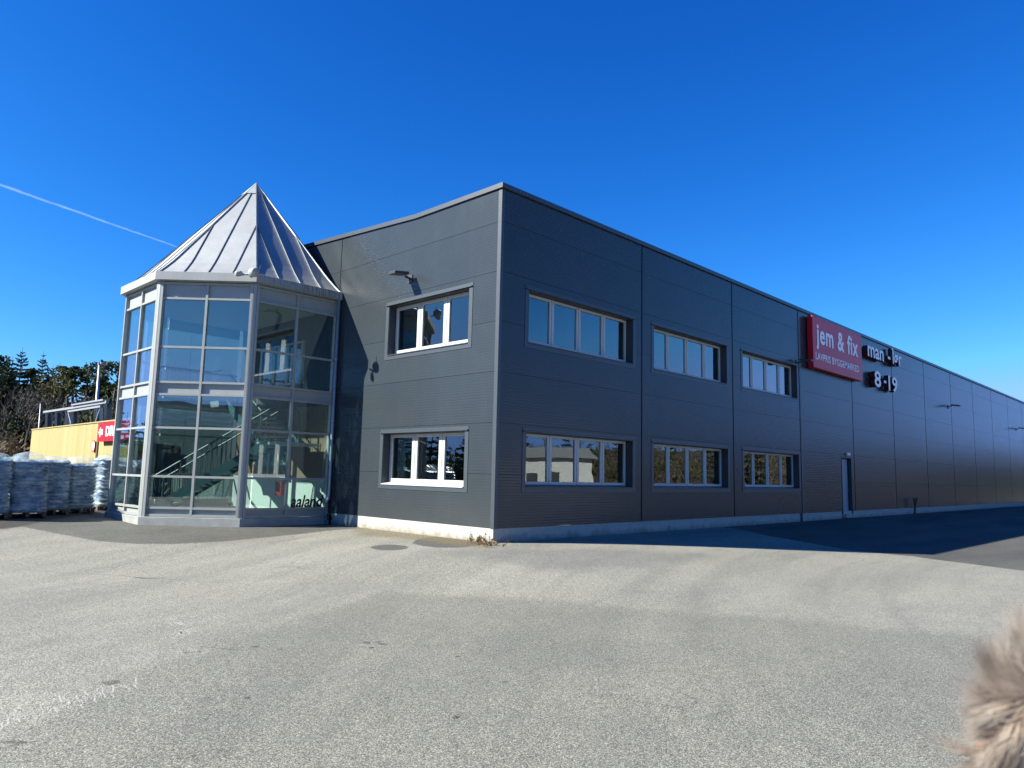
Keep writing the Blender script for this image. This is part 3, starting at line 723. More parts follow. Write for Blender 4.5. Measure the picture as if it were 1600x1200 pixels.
for (i, j) in EDGES:
    p, q = clipx(bo[i], bo[j]); n = np.array([(q-p)[1], -(q-p)[0]]); n /= np.linalg.norm(n)
    if n@(p-TC) < 0: n = -n
    pi_, qi = p-n*.25, q-n*.25
    base.prism([p, q, qi, pi_], -.25, .225)
TB(base, "base_course", BASE, bevel=.01)
for (i, j) in EDGES:
    p, q = clipx(V[i], V[j]); e = (q-p); L = np.linalg.norm(e); e /= L; n = np.array([e[1], -e[0]])
    if n@((p+q)/2-TC) < 0: n = -n
    P3 = lambda s, d, z: np.array([p[0]+e[0]*s+n[0]*d, p[1]+e[1]*s+n[1]*d, z])
    s0, s1 = .085, L-.085
    mid = L/2 if L > 2 else None
    fr = MB()
    for z in ZR:
        h = .06 if z not in (.27,) else .07
        fr.obox(P3((s0+s1)/2, -.045, z), (*(e*(s1-s0)/2), 0), (*(n*.045), 0), (0, 0, h/2))
    spans = [(s0, L/2-.033), (L/2+.033, s1)]
    fr.obox(P3(L/2, -.044, (ZR[0]+ZR[-1])/2), (*(e*.033), 0), (*(n*.047), 0), (0, 0, (ZR[-1]-ZR[0])/2))
    TB(fr, "transom_frame", ALU)
    for a, c in spans:
        for k, kind in enumerate(ZKIND):
            z0, z1 = ZR[k]+.03, ZR[k+1]-.03; cc = P3((a+c)/2, -.075 if kind == 'panel' else -.06, (z0+z1)/2)
            mb = MB().obox(cc, (*(e*(c-a)/2), 0), (*(n*(.012 if kind == 'panel' else .004)), 0), (0, 0, (z1-z0)/2))
            TB(mb, "spandrel" if kind == 'panel' else "glass_pane", ALUP if kind == 'panel' else TGLASS)
for k in (3, 4, 5):
    c = V[k]; d = (c-TC)/np.linalg.norm(c-TC); tdir = np.array([-d[1], d[0]])
    mb = MB(); 
    mb.prism([c+d*.015+tdir*.035, c+d*.015-tdir*.035, c-d*.015-tdir*.125, c-d*.17-tdir*.09, c-d*.17+tdir*.09, c-d*.015+tdir*.125], .225, 6.84)
    TB(mb, "corner_post", ALU)
    for sgn in (-1, 1):
        gsk = MB(); gsk.prism([c+d*.006+tdir*sgn*.06, c+d*.012+tdir*sgn*.05, c-d*.05+tdir*sgn*.04, c-d*.05+tdir*sgn*.07], .23, 6.83)
        TB(gsk, "post_gasket", DARK)
c6 = clipx(V[5], V[6])[1]
mb = MB(); mb.box((c6[0]-.07, c6[1]-.005, .225), (c6[0], c6[1]+.15, 6.84)); TB(mb, "corner_post", ALU)
# eaves: soffit, fascia, roof
fo, fi = octo(3.45), octo(3.2)
fa, so2 = MB(), MB()
for (i, j) in EDGES:
    p, q = clipx(fo[i], fo[j]); pi_, qi = clipx(fi[i], fi[j])
    pm, qm = p+(pi_-p)*.1, q+(qi-q)*.1
    fa.poly([(*p, 6.865), (*q, 6.865), (*q, 7.10), (*p, 7.10)]); fa.poly([(*p, 7.10), (*q, 7.10), (*qm, 7.11), (*pm, 7.11)])
    so2.poly([(*p, 6.866), (*q, 6.866), (*qi, 6.84), (*pi_, 6.84)]); 
    fa.poly([(*pm, 7.11), (*qm, 7.11), (*qi, 7.06), (*pi_, 7.06)])
TB(fa, "fascia", FASCIA); TB(so2, "soffit", ALUP)
APEX = np.array([TC[0], TC[1], 11.12])
ro, sm, cap = MB(), MB(), MB()
rb = octo(3.36)
def eave(s, h, up=None):
    q = np.array([*s, 7.08]); inn_ = np.array([*(TC+(np.array(s)-TC)*.955), 7.16]); u_ = (APEX-inn_) if up is None else up
    P = inn_+u_*h
    k = max(0., 1-h/.14)**2; return P+(q-inn_)*k
for k in range(8):
    a, b2 = rb[k], rb[(k+1) % 8]
    ex = (a+(TC-a)*.06); fx = (b2+(TC-b2)*.06)
    def PT(u, h):                                      # flared eave: shallower over the last stretch
        return eave(a+(b2-a)*u, h)
    for h0, h1 in zip((0, .04, .09, .14, .18), (.04, .09, .14, .18, 1)):
        ro.poly([PT(0, h0), PT(1, h0), PT(1, h1), PT(0, h1)] if h1 < 1 else [PT(0, h0), PT(1, h0), APEX])
    nrm = np.cross(np.array([*b2, 7.08])-np.array([*a, 7.08]), APEX-np.array([*a, 7.08])); nrm /= np.linalg.norm(nrm)
    if nrm[2] < 0: nrm = -nrm
    for u, top in ((.25, .5), (.5, .9), (.75, .5)):
        pts = [PT(u, h) for h in (0, .04, .09, .14, .18)]
        tgt = np.array([*(a+(b2-a)*u), 7.08])
        # seams run parallel up the slope and die into the hips
        mid = (np.array([*a, 7.08])+np.array([*b2, 7.08]))/2; upv = APEX-mid
        end = tgt+upv*(top-.0) if u != .5 else mid+upv*top
        ic = TC+((a+b2)/2-TC)*.955; up2 = APEX-np.array([*ic, 7.16]); pts = [eave(a+(b2-a)*(.5+(u-.5)), h, up2) for h in (0, .04, .09, .14, .18, top)]
        for q0, q1 in zip(pts[:-1], pts[1:]): sm.bar(q0+nrm*.018, q1+nrm*.018, .014, .026, up=nrm)
    hp = [eave(a, h) for h in (0, .04, .09, .14, .18, 1.)]
    for q0, q1 in zip(hp[:-1], hp[1:]): sm.bar(q0+np.array([0, 0, .012]), q1+np.array([0, 0, .012]), .035, .05)
    h = .875; A1, B1 = PT(0, h), PT(1, h); cap.poly([A1+nrm*.03, B1+nrm*.03, APEX+np.array([0, 0, .06])]); cap.poly([A1-nrm*.01, B1-nrm*.01, B1+nrm*.03, A1+nrm*.03])
def clip_mesh(o):
    bm = bmesh.new(); bm.from_mesh(o.data)
    bmesh.ops.bisect_plane(bm, geom=bm.verts[:]+bm.edges[:]+bm.faces[:], plane_co=(-.022-TC[0], 0, 0), plane_no=(1, 0, 0), clear_outer=True)
    bm.to_mesh(o.data); bm.free()
rf = TB(ro, "pointed_roof", ZINC); clip_mesh(rf)
o = TB(sm, "standing_seam", ZSEAM, parent=rf); clip_mesh(o)
TB(cap, "roof_cap", ZINC, parent=rf)
# downpipe down the hall-side corner
dp = MB(); x, y = -.10, 7.02
dp.tube([(x, y, 6.86), (x, y, .95), (x-.02, y, .75), (x-.12, y-.02, .62)], .045, 10)
for z in (5.0, 3.1, 1.4): dp.tube([(x, y, z-.03), (x, y, z+.03)], .055, 10)
TB(dp, "downpipe", GALV, smooth=True)
# letters on the lowest pane next to the hall
text_mesh("aaland", "window_lettering", [BLACK], tower, 1.02, .36, .004, lambda u, v, d: (-1.27+u+v*.18-TC[0], TC[1]-AP+.052-d-TC[1], .50+v), bold=.022)
# inside: floor, ceiling, inner wall, stair
inn = octo(3.1)
fl = MB(); lp = [clipx(inn[3], inn[2])[1]] if False else None
loop = [(-.025, 13.3), (-2.6, 13.3), tuple(inn[3]), tuple(inn[4]), tuple(inn[5]), (-.025, inn[5][1])]
fl.prism(loop, .12, .24); TB(fl, "floor_slab", ROOMF)
fl = MB(); fl.prism(loop, 6.62, 6.70); TB(fl, "ceiling", CEIL)
iw = MB()
iw.box((-.024, 7.3, .24), (.25, 13.6, 1.34), 0); iw.box((-.0241, 7.3, 1.3401), (.25, 13.6, 3.62), 1); iw.box((-.0242, 7.3, 3.6201), (.25, 13.6, 6.7), 2)
TB(iw, "inner_wall", [PLASTER, TAN, INTW])
ld = MB(); ld.box((-1.95, 10.9, 3.56), (-.03, 13.2, 3.76)); ld.box((-3.6, 11.6, 3.56), (-1.9501, 13.2, 3.76)); TB(ld, "upper_landing", CEIL)
for (y0, y1, z0, z1) in ((9.1, 11.9, 4.45, 5.75), (9.6, 11.6, 1.35, 2.6)):
    f = MB()
    for k in range(4):
        yy = y0+(y1-y0)*k/3; f.box((-.10, yy-.06, z0), (-.026, yy+.06, z1))
    f.box((-.16, y0-.1, z0-.07), (-.0261, y1+.1, z0-.001)); f.box((-.0999, y0-.06, z1+.001), (-.026, y1+.06, z1+.07)); iwf = TB(f, "inner_window_frame", WHITE)
    gp = MB(); gp.box((-.06, y0, z0), (-.05, y1, z1)); TB(gp, "inner_pane", PANE, parent=None)
def flight(A, B, width, n, rail=True):
    A, B = np.array(A, float), np.array(B, float); d = B-A; dh = np.array([d[0], d[1], 0]); L = np.linalg.norm(dh); dh /= L; s = np.array([-dh[1], dh[0], 0])
    stg, trd, rl = MB(), MB(), MB()
    for sg in (-1, 1):
        o_ = s*sg*width/2; stg.add([A+o_+(0, 0, -.14), B+o_+(0, 0, -.14), B+o_+(0, 0, .16), A+o_+(0, 0, .16), A+o_*1.05+(0, 0, -.14), B+o_*1.05+(0, 0, -.14), B+o_*1.05+(0, 0, .16), A+o_*1.05+(0, 0, .16)],
            [(0,1,2,3),(4,7,6,5),(0,4,5,1),(1,5,6,2),(2,6,7,3),(3,7,4,0)])
        rl.tube([A+o_+(0, 0, 1.0), B+o_+(0, 0, 1.0)], .024, 6)
        for k in range(int(L/.14)+1):
            q = A+d*(k*.14/L); rl.tube([q+o_+(0, 0, .12), q+o_+(0, 0, 1.0)], .009 if k % 6 else .02, 5)
    for k in range(n):
        q = A+d*(k+.5)/n; trd.obox(q, dh*.15, s*width*.49, (0, 0, .022))
    return stg, trd, rl
stair = None
for k, a in enumerate((((-3.9, 10.3, .25), (-1.5, 8.05, 2.35), .9, 12), ((-1.0, 8.55, 2.35), (-1.0, 10.9, 3.66), 1.3, 8))):
    stg, trd, rl = flight(*a)
    if k == 0: A_, B_, C_ = stg, trd, rl
    else:
        for mb, x_ in ((A_, stg), (B_, trd), (C_, rl)): mb.add(x_.v, x_.f)
B_.box((-1.75, 7.35, 2.31), (-.3, 8.5, 2.39))
C_.tube([(-3.6, 11.6, 4.75), (-1.95, 11.6, 4.75), (-1.95, 10.9, 4.75)], .024, 6)
for k in range(15): C_.tube([(-3.6+k*.115, 11.6, 3.76), (-3.6+k*.115, 11.6, 4.75)], .009, 5)
stair = TB(A_, "staircase", STEEL); TB(B_, "treads", TREAD, parent=stair); TB(C_, "railing", RAIL, parent=stair)
hz = MB(); hz.box((-.22, 9.7, .75), (-.03, 10.1, 1.2)); TB(hz, "hose_cabinet", XRED)

# floodlight on the eaves corner
B5 = fo[5]
t = thing("corner_floodlight", "weathered white twin floodlight fixed to the tower's eaves corner", "lamp", (B5[0]-.12, B5[1], 6.98), -math.pi/4)
b = MB(); b.tube([(-.02, -.02, -.02), (-.02, -.2, .0)], .025, 8); b.tube([(-.36, -.2, -.02), (.12, -.2, .05)], .03, 8); b.build("bracket", GALV, t)
def drum(name, c, r, l, ax):
    c = np.array(c); ax = np.array(ax, float); ax /= np.linalg.norm(ax); m = MB()
    m.tube([c-ax*l/2, c-ax*l*.42, c-ax*l*.1, c+ax*l*.25, c+ax*l*.4, c+ax*l*.5], [r*.35, r*.75, r*1., r*1.0, r*.92, r*.8], 18); return m.build(name, FLOODM, t, smooth=True)
drum("lamp_head", (.1, -.25, .06), .135, .24, (.75, -.5, -.1)); drum("sensor", (-.3, -.24, .02), .08, .2, (-.8, -.5, -.25))
b = MB(); b.tube([(.22, -.26, .1), (.27, -.24, .18), (.28, -.22, .26)], .012, 6); b.build("cable", BLACK, t)

# ------------------------------------------------------------------ bag stacks
def pillow(w, d, h, seed):
    r = random.Random(seed); nx_, ny_ = 14, 14; vs, fs = [], []
    for sgn in (1, -1):
        for j in range(ny_+1):
            for i in range(nx_+1):
                u, v = i/nx_*2-1, j/ny_*2-1
                e = (1-abs(u)**8)*(1-abs(v)**8); px = u*w/2*(1-.03*abs(v)**4); py = v*d/2*(1-.03*abs(u)**4)
                vs.append((px+r.uniform(-.012, .012), py+r.uniform(-.012, .012), sgn*h/2*max(0, e)**.4+r.uniform(-.008, .008)))
    n = (nx_+1)*(ny_+1)
    for s in range(2):
        for j in range(ny_):
            for i in range(nx_):
                q = [s*n+j*(nx_+1)+i, s*n+j*(nx_+1)+i+1, s*n+(j+1)*(nx_+1)+i+1, s*n+(j+1)*(nx_+1)+i]; fs.append(tuple(q if s == 0 else q[::-1]))
    return MB().add(vs, fs)
BAGM = [pillow(1.0, 1.14, .125, k).mesh("bag", BAG, smooth=True) for k in range(4)]
pal = MB()
for k in range(7): pal.box((-.5, -.6+k*.18, .11), (.5, -.6+k*.18+.12, .135))
for x_ in (-.45, 0, .45):
    for y_ in (-.5, 0, .5): pal.box((x_-.05, y_-.07, .022), (x_+.05, y_+.07, .109))
    pal.box((x_-.05, -.6, 0), (x_+.05, .6, .0219))
PALM = pal.mesh("pallet", PALLET)
def film_mesh(h, lean, seed, puff):
    r = random.Random(seed); mb = MB(); rows, n = 13, 36; b = 0
    for i in range(rows+1):
        z = .1+(h-.02)*i/rows
        for k in range(n):
            a = 2*math.pi*k/n; c, s_ = math.cos(a), math.sin(a); rr = (abs(c)**6+abs(s_)**6)**(-1/6)
            sh = 1.0 if i < rows-1 else (.93 if i == rows-1 else .68)
            mb.v.append((c*rr*.52*sh+lean*z+r.uniform(-.012, .012), s_*rr*.585*sh+r.uniform(-.012, .012), z+(puff*max(0, 1-abs(c)) if i == rows else 0)+r.uniform(-.01, .01)))
    for i in range(rows):
        for k in range(n): mb.f.append((i*n+k, i*n+(k+1) % n, (i+1)*n+(k+1) % n, (i+1)*n+k)); mb.m.append(0)
    mb.f.append(tuple(rows*n+k for k in range(n))); mb.m.append(0)
    return mb
def bag_stack(px, py, D, rz, h, lean, label, seed, puff=.05, sx=1.):
    P = hit(px, py); z = float(gz(P[0], P[1])); kk = float((P-CAM)@FW)/D; t = thing("bag_stack", label, "pallet load", (P[0], P[1], z), rz, "film-wrapped pallets of blue bags beside the road")
    t.scale = (sx*kk, kk, kk)
    o = bpy.data.objects.new("pallet", PALM); col.objects.link(o); o.parent = t
    n = int((h-.14)/.106); r = random.Random(seed)
    for k in range(n):
        o = bpy.data.objects.new("bag", BAGM[r.randrange(4)]); col.objects.link(o); o.parent = t
        zz = .20+k*.106; o.location = (lean*zz+r.uniform(-.02, .02), r.uniform(-.02, .02), zz); o.rotation_euler = (r.uniform(-.03, .03), r.uniform(-.04, .04), math.pi*r.randrange(2)+r.uniform(-.04, .04)); o.scale = (r.uniform(.96, 1.02), r.uniform(.96, 1.02), r.uniform(.95, 1.15))
    film_mesh(h, lean, seed, puff).build("stretch_film", FILM, t, smooth=True)
bag_stack(40, 806, 18.7, -.15, 1.46, -.05, "leaning stack of blue bags with a rounded top, second from the left edge", 3, .10, sx=.80)
bag_stack(79, 802, 19.9, -.10, 1.42, -.02, "straight stack of dark blue bags touching the leaning stack's right side", 5, sx=.66)
bag_stack(118, 800, 20.2, -.08, 1.40, .015, "stack of grey-blue bags standing between two narrow dark gaps", 7, sx=.69)
bag_stack(166, 796.5, 20.7, -.06, 1.43, .0, "stack of slate-grey bags half hidden behind the glass tower", 9, sx=.72)
bag_stack(-20, 808, 18.2, -.15, 1.46, 0, "glossy film-covered bag stack cut by the photo's left edge", 11, .08, sx=.8)
bag_stack(17, 795, 21.5, -.1, 1.40, 0, "bag stack standing a row behind, only its pale top showing", 13, sx=.8)

# ------------------------------------------------------------------ timber wall, signs and frame behind the bags
PA = CAM+46*ray(50, 672); PB = CAM+30*ray(210, 654.5)
wz = 0.0
dv = (PB-PA)[:2]; LW = np.linalg.norm(dv); ang = math.atan2(dv[1], dv[0])
t = thing("timber_wall", "tall pale yellow wall of vertical timber boards behind the bags", "wall", (PA[0], PA[1], 0), ang)
hA, hB = PA[2], PB[2]
b = MB(); b.add([(0, 0, -.2), (LW, 0, -.2), (LW, 0, hB), (0, 0, hA), (0, .2, -.2), (LW, .2, -.2), (LW, .2, hB), (0, .2, hA)], [(0,1,2,3),(4,7,6,5),(0,4,5,1),(1,5,6,2),(2,6,7,3),(3,7,4,0)]); b.build("boarding", WOOD, t)
b = MB(); b.add([(-.05, -.04, hA+.001), (LW, -.04, hB+.001), (LW, -.04, hB+.06), (-.05, -.04, hA+.06), (-.05, .24, hA+.001), (LW, .24, hB+.001), (LW, .24, hB+.06), (-.05, .24, hA+.06)], [(0,1,2,3),(4,7,6,5),(0,4,5,1),(1,5,6,2),(2,6,7,3),(3,7,4,0)]); b.build("top_board", WOOD, t)
def on_wall(px, py, off=0.):            # point on the wall's front plane
    nrm = np.array([math.sin(ang), -math.cos(ang), 0]); r = ray(px, py); q = PA+nrm*off
    return CAM+r*(((q-CAM)@nrm)/(r@nrm))
def wl(P): d = P-PA; return (d[0]*math.cos(ang)+d[1]*math.sin(ang), -d[0]*math.sin(ang)+d[1]*math.cos(ang), P[2])
q0 = wl(on_wall(153, 690)); b = MB(); b.box((q0[0]-.02, -.05, -.2), (q0[0]+.2, -.001, wl(on_wall(153, 661))[2]-.02)); b.build("post", WDARK, t)
sA, sB = on_wall(152, 690, .25), on_wall(152, 662, .25); sW = 5.2
t = thing("drive_sign", "red sign with white arrow and lettering on the timber wall", "sign", (sA[0], sA[1], sA[2]), ang)
SH = sB[2]-sA[2]
b = MB(); b.box((0, 0, 0), (sW, .2, SH)); b.build("sign_board", RED, t, bevel=.01)
b = MB(); u = SH/1.0
b.add([(.16*u, -.012, .5*u), (.55*u, -.012, .80*u), (.55*u, -.012, .62*u), (.98*u, -.012, .66*u), (.98*u, -.012, .34*u), (.55*u, -.012, .38*u), (.55*u, -.012, .20*u),
       (.16*u, -.002, .5*u), (.55*u, -.002, .80*u), (.55*u, -.002, .62*u), (.98*u, -.002, .66*u), (.98*u, -.002, .34*u), (.55*u, -.002, .38*u), (.55*u, -.002, .20*u)],
      [(0, 6, 5, 4, 3, 2, 1), (7, 8, 9, 10, 11, 12, 13)]+[(i, (i+1) % 7, 7+(i+1) % 7, 7+i) for i in range(7)])
b.build("arrow", LETTER, t)
text_mesh("DRIV", "lettering", [LETTER], t, 2.5*u, .54*u, .01, lambda uu, v, d: (1.62*u+uu, -.003-d, .25*u+v), bold=.03)
rs = on_wall(146.5, 697, .06)
t = thing("round_sign", "small round white sign with red rim on the timber wall", "sign", tuple(rs), ang)
b = MB(); n = 20; rr = .27
b.tube([(0, 0, 0), (0, -.02, 0)], rr, n); b.build("plate", RED, t)
b = MB(); b.tube([(0, -.0205, 0), (0, -.024, 0)], rr*.78, n); b.build("face", LETTER, t)
b = MB(); b.box((-.05, -.03, -.12), (.06, -.0245, .12)); b.box((-.1, -.03, .02), (.0601-.16, -.0246, .08)); b.build("symbol", BLACK, t)
# steel frame over the wall
def behind(px, py, D): return CAM+D*ray(px, py)
t = thing("steel_rack_frame", "galvanised steel frame with sloping roof rail above the timber wall", "frame", tuple(behind(70, 672, 47)[:2])+(0,))
org = np.array(t.location)
def dep(px): return 47-(px-70)*.105
def RP(px, py, dd=0.): return behind(px, py, dep(px)+dd)-org
rl, ps, cl = MB(), MB(), MB()
rl.bar(RP(69, 644), RP(119, 636.5), .13, .12)
rl.bar(RP(114, 637), RP(168, 628), .14, .13); rl.bar(RP(116, 633), RP(166, 625), .32, .08)
rl.bar(RP(107, 643), RP(158, 635), .11, .10)
rl.build("top_rail", GALV, t)
for a, c in (((73, 646), (72, 690)), ((88, 644), (87, 690)), ((104, 642), (103, 690)), ((113.5, 640), (112, 690)), ((149, 634), (147, 690)), ((158, 637), (157, 690)), ((165, 630), (163, 690)), ((107, 644), (106, 690))):
    MB().bar(RP(*a), RP(*c), .12).build("post", GALV, t)
for a, c in (((107, 644), (112, 664)), ((157, 638), (150, 660)),): MB().bar(RP(*a), RP(*c), .08).build("brace", GALV, t)
CDARK = simple("dark_steel_column", (.07, .085, .11), .6)
for px, y0, y1 in ((77, 647, 690), (92, 645, 690), (117, 640, 690), (168, 631, 690)):
    MB().bar(RP(px, y0, .6), RP(px-1, y1, .6), .3, .14).build("column", CDARK, t)
def pole(px0, y0, px1, y1, D, r0, label, head):
    a, b_ = behind(px0, y0, D), behind(px1, y1, D); a[2] = max(a[2], 0)
    base = np.array([a[0], a[1], 0.]); t = thing("lamp_post" if head else "thin_pole", label, "lamp post" if head else "pole", tuple(base))
    m = MB(); m.tube([np.array([0, 0, 0]), b_-base], [r0, r0*.7], 8); m.build("pole", GALV, t, smooth=True)
    if head:
        q = b_-base; m = MB(); m.box((q[0]-.12, q[1]-.15, q[2]+.0), (q[0]+.5, q[1]+.15, q[2]+.08)); m.box((q[0]+.05, q[1]-.1, q[2]+.081), (q[0]+.3, q[1]+.1, q[2]+.2)); m.build("lamp_head", GALV, t, bevel=.03)
pole(148, 690, 155.5, 570, 52, .125, "tall grey lamp post rising behind the steel frame", True)
pole(61.5, 690, 63.5, 631, 56, .055, "thin grey pole standing left of the steel frame", False)

# ------------------------------------------------------------------ trees
def quad(mb, c, u, v, mi): mb.poly([c-u-v, c+u-v, c+u+v, c-u+v], mi)
def rv(r): 
    a = r.normal(size=3); return a/np.linalg.norm(a)
def conifer(mb, base, h, rad, r, mi=0, dense=1.):
    base = np.array(base, float); n = max(7, int(h/.42*dense))
    for k in range(n):
        f = .08+.90*(k+r.uniform(-.2, .2))/n; z = h*f; R = rad*(1-f)**.85*r.uniform(.8, 1.15)+.12; nb = 8 if f < .75 else 6
        for j in range(nb):
            a = 6.28*(j+r.uniform(-.35, .35))/nb; L = R*r.uniform(.6, 1.15); up = r.uniform(.0, .3)+(.35 if f > .75 else 0)
            d = np.array([math.cos(a), math.sin(a), up]); d /= np.linalg.norm(d); s = np.array([-d[1], d[0], 0]); p0 = base+(0, 0, z)
            for m in range(4):
                c = p0+d*L*(.18+.24*m)+np.array([0, 0, -.05*L*(m/3)**2])
                for sg in (-1, 1):
                    v = (s*sg*.8+d*.6+np.array([0, 0, r.uniform(-.5, .1)]))*L*(.17-.03*m)*r.uniform(.7, 1.3)
                    mb.poly([c-d*L*.07, c+d*L*.07, c+d*L*.03+v, c-d*L*.03+v*.9], mi)
                hg = np.array([r.normal()*.15, r.normal()*.15, -1])*r.uniform(.16, .42)*(.35+.5*L)
                mb.poly([c-d*L*.14, c+d*L*.14, c+d*L*.08+hg, c-d*L*.10+hg*.8], mi)
    mb.tube([base, base+(0, 0, h*1.01)], [.10+h*.008, .012], 5, 3)
def pine(mb, base, h, rad, r, mi=1):
    base = np.array(base, float); mb.tube([base, base+(r.normal()*.2, r.normal()*.2, h*.55), base+(0, 0, h*.9)], [.2, .14, .05], 5, 3)
    for k in range(11):
        a = r.uniform(0, 6.28); q = r.uniform(.1, 1)**.6; c = base+np.array([math.cos(a)*rad*q*.75, math.sin(a)*rad*q*.75, h*r.uniform(.45, .97)])
        cr = rad*r.uniform(.28, .5); mb.tube([base+(0, 0, c[2]-base[2]-cr), c], [.06, .02], 4, 3, cap=False)
        for m in range(90):
            d = rv(r); p = c+d*cr*r.uniform(.3, 1)*np.array([1, 1, .62]); u = rv(r)*r.uniform(.08, .2); v = np.cross(u, rv(r)); v = v/(np.linalg.norm(v)+1e-6)*r.uniform(.05, .13); quad(mb, p, u, v, mi)
def bare(mb, base, h, r, mi=2, spread=.5, lv=4):
    def br(p, d, L, rad, l):
        q = p+d*L; 
        if l >= 2: 
            w_ = np.cross(d, rv(r)); w_ /= np.linalg.norm(w_)+1e-6; mb.poly([p-w_*rad, p+w_*rad, q+w_*rad*.5, q-w_*rad*.5], mi)
        else: mb.tube([p, q], [rad, rad*.65], 4, mi, cap=False)
        if l >= lv: return
        for k in range(3 if l else 4):
            nd = d+rv(r)*spread*(1+.25*l)+np.array([0, 0, .22]); nd /= np.linalg.norm(nd); br(p+d*L*r.uniform(.45, 1), nd, L*r.uniform(.55, .8), max(.013, rad*.55), l+1)
    br(np.array(base, float), np.array([r.normal()*.08, r.normal()*.08, 1.]), h*.34, .045+h*.009, 0)
def bush(mb, base, rad, h, r, mi, n=170):
    base = np.array(base, float)
    for k in range(n):
        d = rv(r); d[2] = abs(d[2]); p = base+d*np.array([rad, rad, h])*r.uniform(.25, 1.); u = rv(r)*r.uniform(.12, .32); u[2] = abs(u[2])*1.4; v = np.cross(u, rv(r)); v = v/(np.linalg.norm(v)+1e-6)*r.uniform(.03, .1); quad(mb, p, u, v, mi)
TM = [CONIF, PINEM, TWIG, BARK, BRUSH, OLIVE]
# hill terrain behind the yard on the left: a strip whose height grows with distance
def dirp(px, D):
    v = ray(px, 700); v = v[:2]/np.linalg.norm(v[:2]); return CAM[:2]+v*D
def hillz(D): return 11*float(smooth01((D-60)/75))
hm = MB(); px_s = np.linspace(-700, 420, 29); D_s = np.linspace(58, 200, 15); b0 = 0
for D in D_s:
    for px in px_s: q = dirp(px, D); hm.v.append((q[0], q[1], hillz(D)-.25+.5*math.sin(px*.031+D*.2)*(D > 64)))
for i in range(len(D_s)-1):
    for k in range(len(px_s)-1):
        a = i*len(px_s)+k; hm.f.append((a, a+1, a+len(px_s)+1, a+len(px_s))); hm.m.append(0)
o = hm.build("wooded_hill", SOIL, smooth=True); tag(o, kind='structure')
fm = MB(); r = np.random.default_rng(5)
def ground_at(px, D): q = dirp(px, D); return (q[0], q[1], hillz(D)-.3)
for k in range(120):
    px = r.uniform(-260, 260); bush(fm, ground_at(px, r.uniform(60, 80)), r.uniform(1.3, 2.6), r.uniform(1.8, 4.2), r, 4 if r.random() < .8 else 5, 150)
for k in range(50):
    px = r.uniform(-200, 240); D = r.uniform(72, 92); bare(fm, ground_at(px, D), r.uniform(5, 7.5), r, 2, .5)
for k in range(26):
    px = r.uniform(40, 260); D = r.uniform(76, 96); bush(fm, ground_at(px, D), r.uniform(1.5, 2.6), r.uniform(3, 6), r, 5 if r.random() < .45 else 1, 190)
for k in range(46):
    px = r.uniform(20, 230); D = r.uniform(80, 90); conifer(fm, ground_at(px, D), r.uniform(3.4, 5.6), r.uniform(1.2, 1.9), r)
for k in range(9):
    px = r.uniform(-60, 12); D = r.uniform(92, 100); conifer(fm, ground_at(px, D), r.uniform(7.0, 8.6), r.uniform(1.6, 2.2), r)
for k in range(58):
    px = r.uniform(-320, 300); D = r.uniform(92, 124)
    (conifer if r.random() < .65 else pine)(fm, ground_at(px, D), r.uniform(5.2, 7.0), r.uniform(1.5, 2.2), r)
o = fm.build("forest", TM); tag(o, "dark mixed woodland of bare trees, brush and evergreens on the hill", "woodland", kind='stuff')
def tree(name, label, px, ytop, D, fn, **k):
    z0 = hillz(D)-.3; top = CAM[2]+(CAM+np.linalg.norm(dirp(px, D)-CAM[:2])/np.linalg.norm(ray(px, ytop)[:2])*ray(px, ytop)-CAM)[2]
    q = dirp(px, D); t = thing(name, label, "tree", (q[0], q[1], z0)); mb = MB(); fn(mb, (0, 0, 0), top-z0, r=np.random.default_rng(int(abs(px)*7+3)), **k)
    cr, tr = MB(), MB()
    for f, m in zip(mb.f, mb.m): (tr if m == 3 else cr).poly([mb.v[i] for i in f], m)
    cr.build("crown", TM, t); 
    if tr.f: tr.build("trunk", TM, t)
tree("spruce_tree", "tallest dark spruce on the skyline, with a ragged open top", 19, 541, 96, conifer, rad=2.6)
tree("spruce_tree", "dark spruce with upswept branches right of the tallest spruce", 53, 548, 98, conifer, rad=2.3)
tree("birch_tree", "rounded pale olive budding tree on the skyline beside the dark spruces", 77, 565, 92, lambda mb, b, h, r: (bare(mb, b, h*.95, r, 2, .45), bush(mb, (0, 0, h*.55), 1.7, h*.42, r, 5, 260)))
tree("pine_tree", "dark flat-crowned pine on the skyline left of the lamp post", 127, 563, 96, pine, rad=2.6)
tree("pine_tree", "small dark pine between the budding tree and the flat-crowned pine", 108, 568, 100, pine, rad=1.9)
tree("spruce_tree", "slender dark spruce just left of the lamp post's head", 149, 565, 100, conifer, rad=1.6)
tree("pine_tree", "broad dark green pine against the glass tower's left edge", 175, 561, 90, pine, rad=3.2)
tree("bare_tree", "leafless grey tree with spreading twigs above the brown brush", 36, 572, 80, lambda mb, b, h, r: bare(mb, b, h, r, 2, .42, 5))

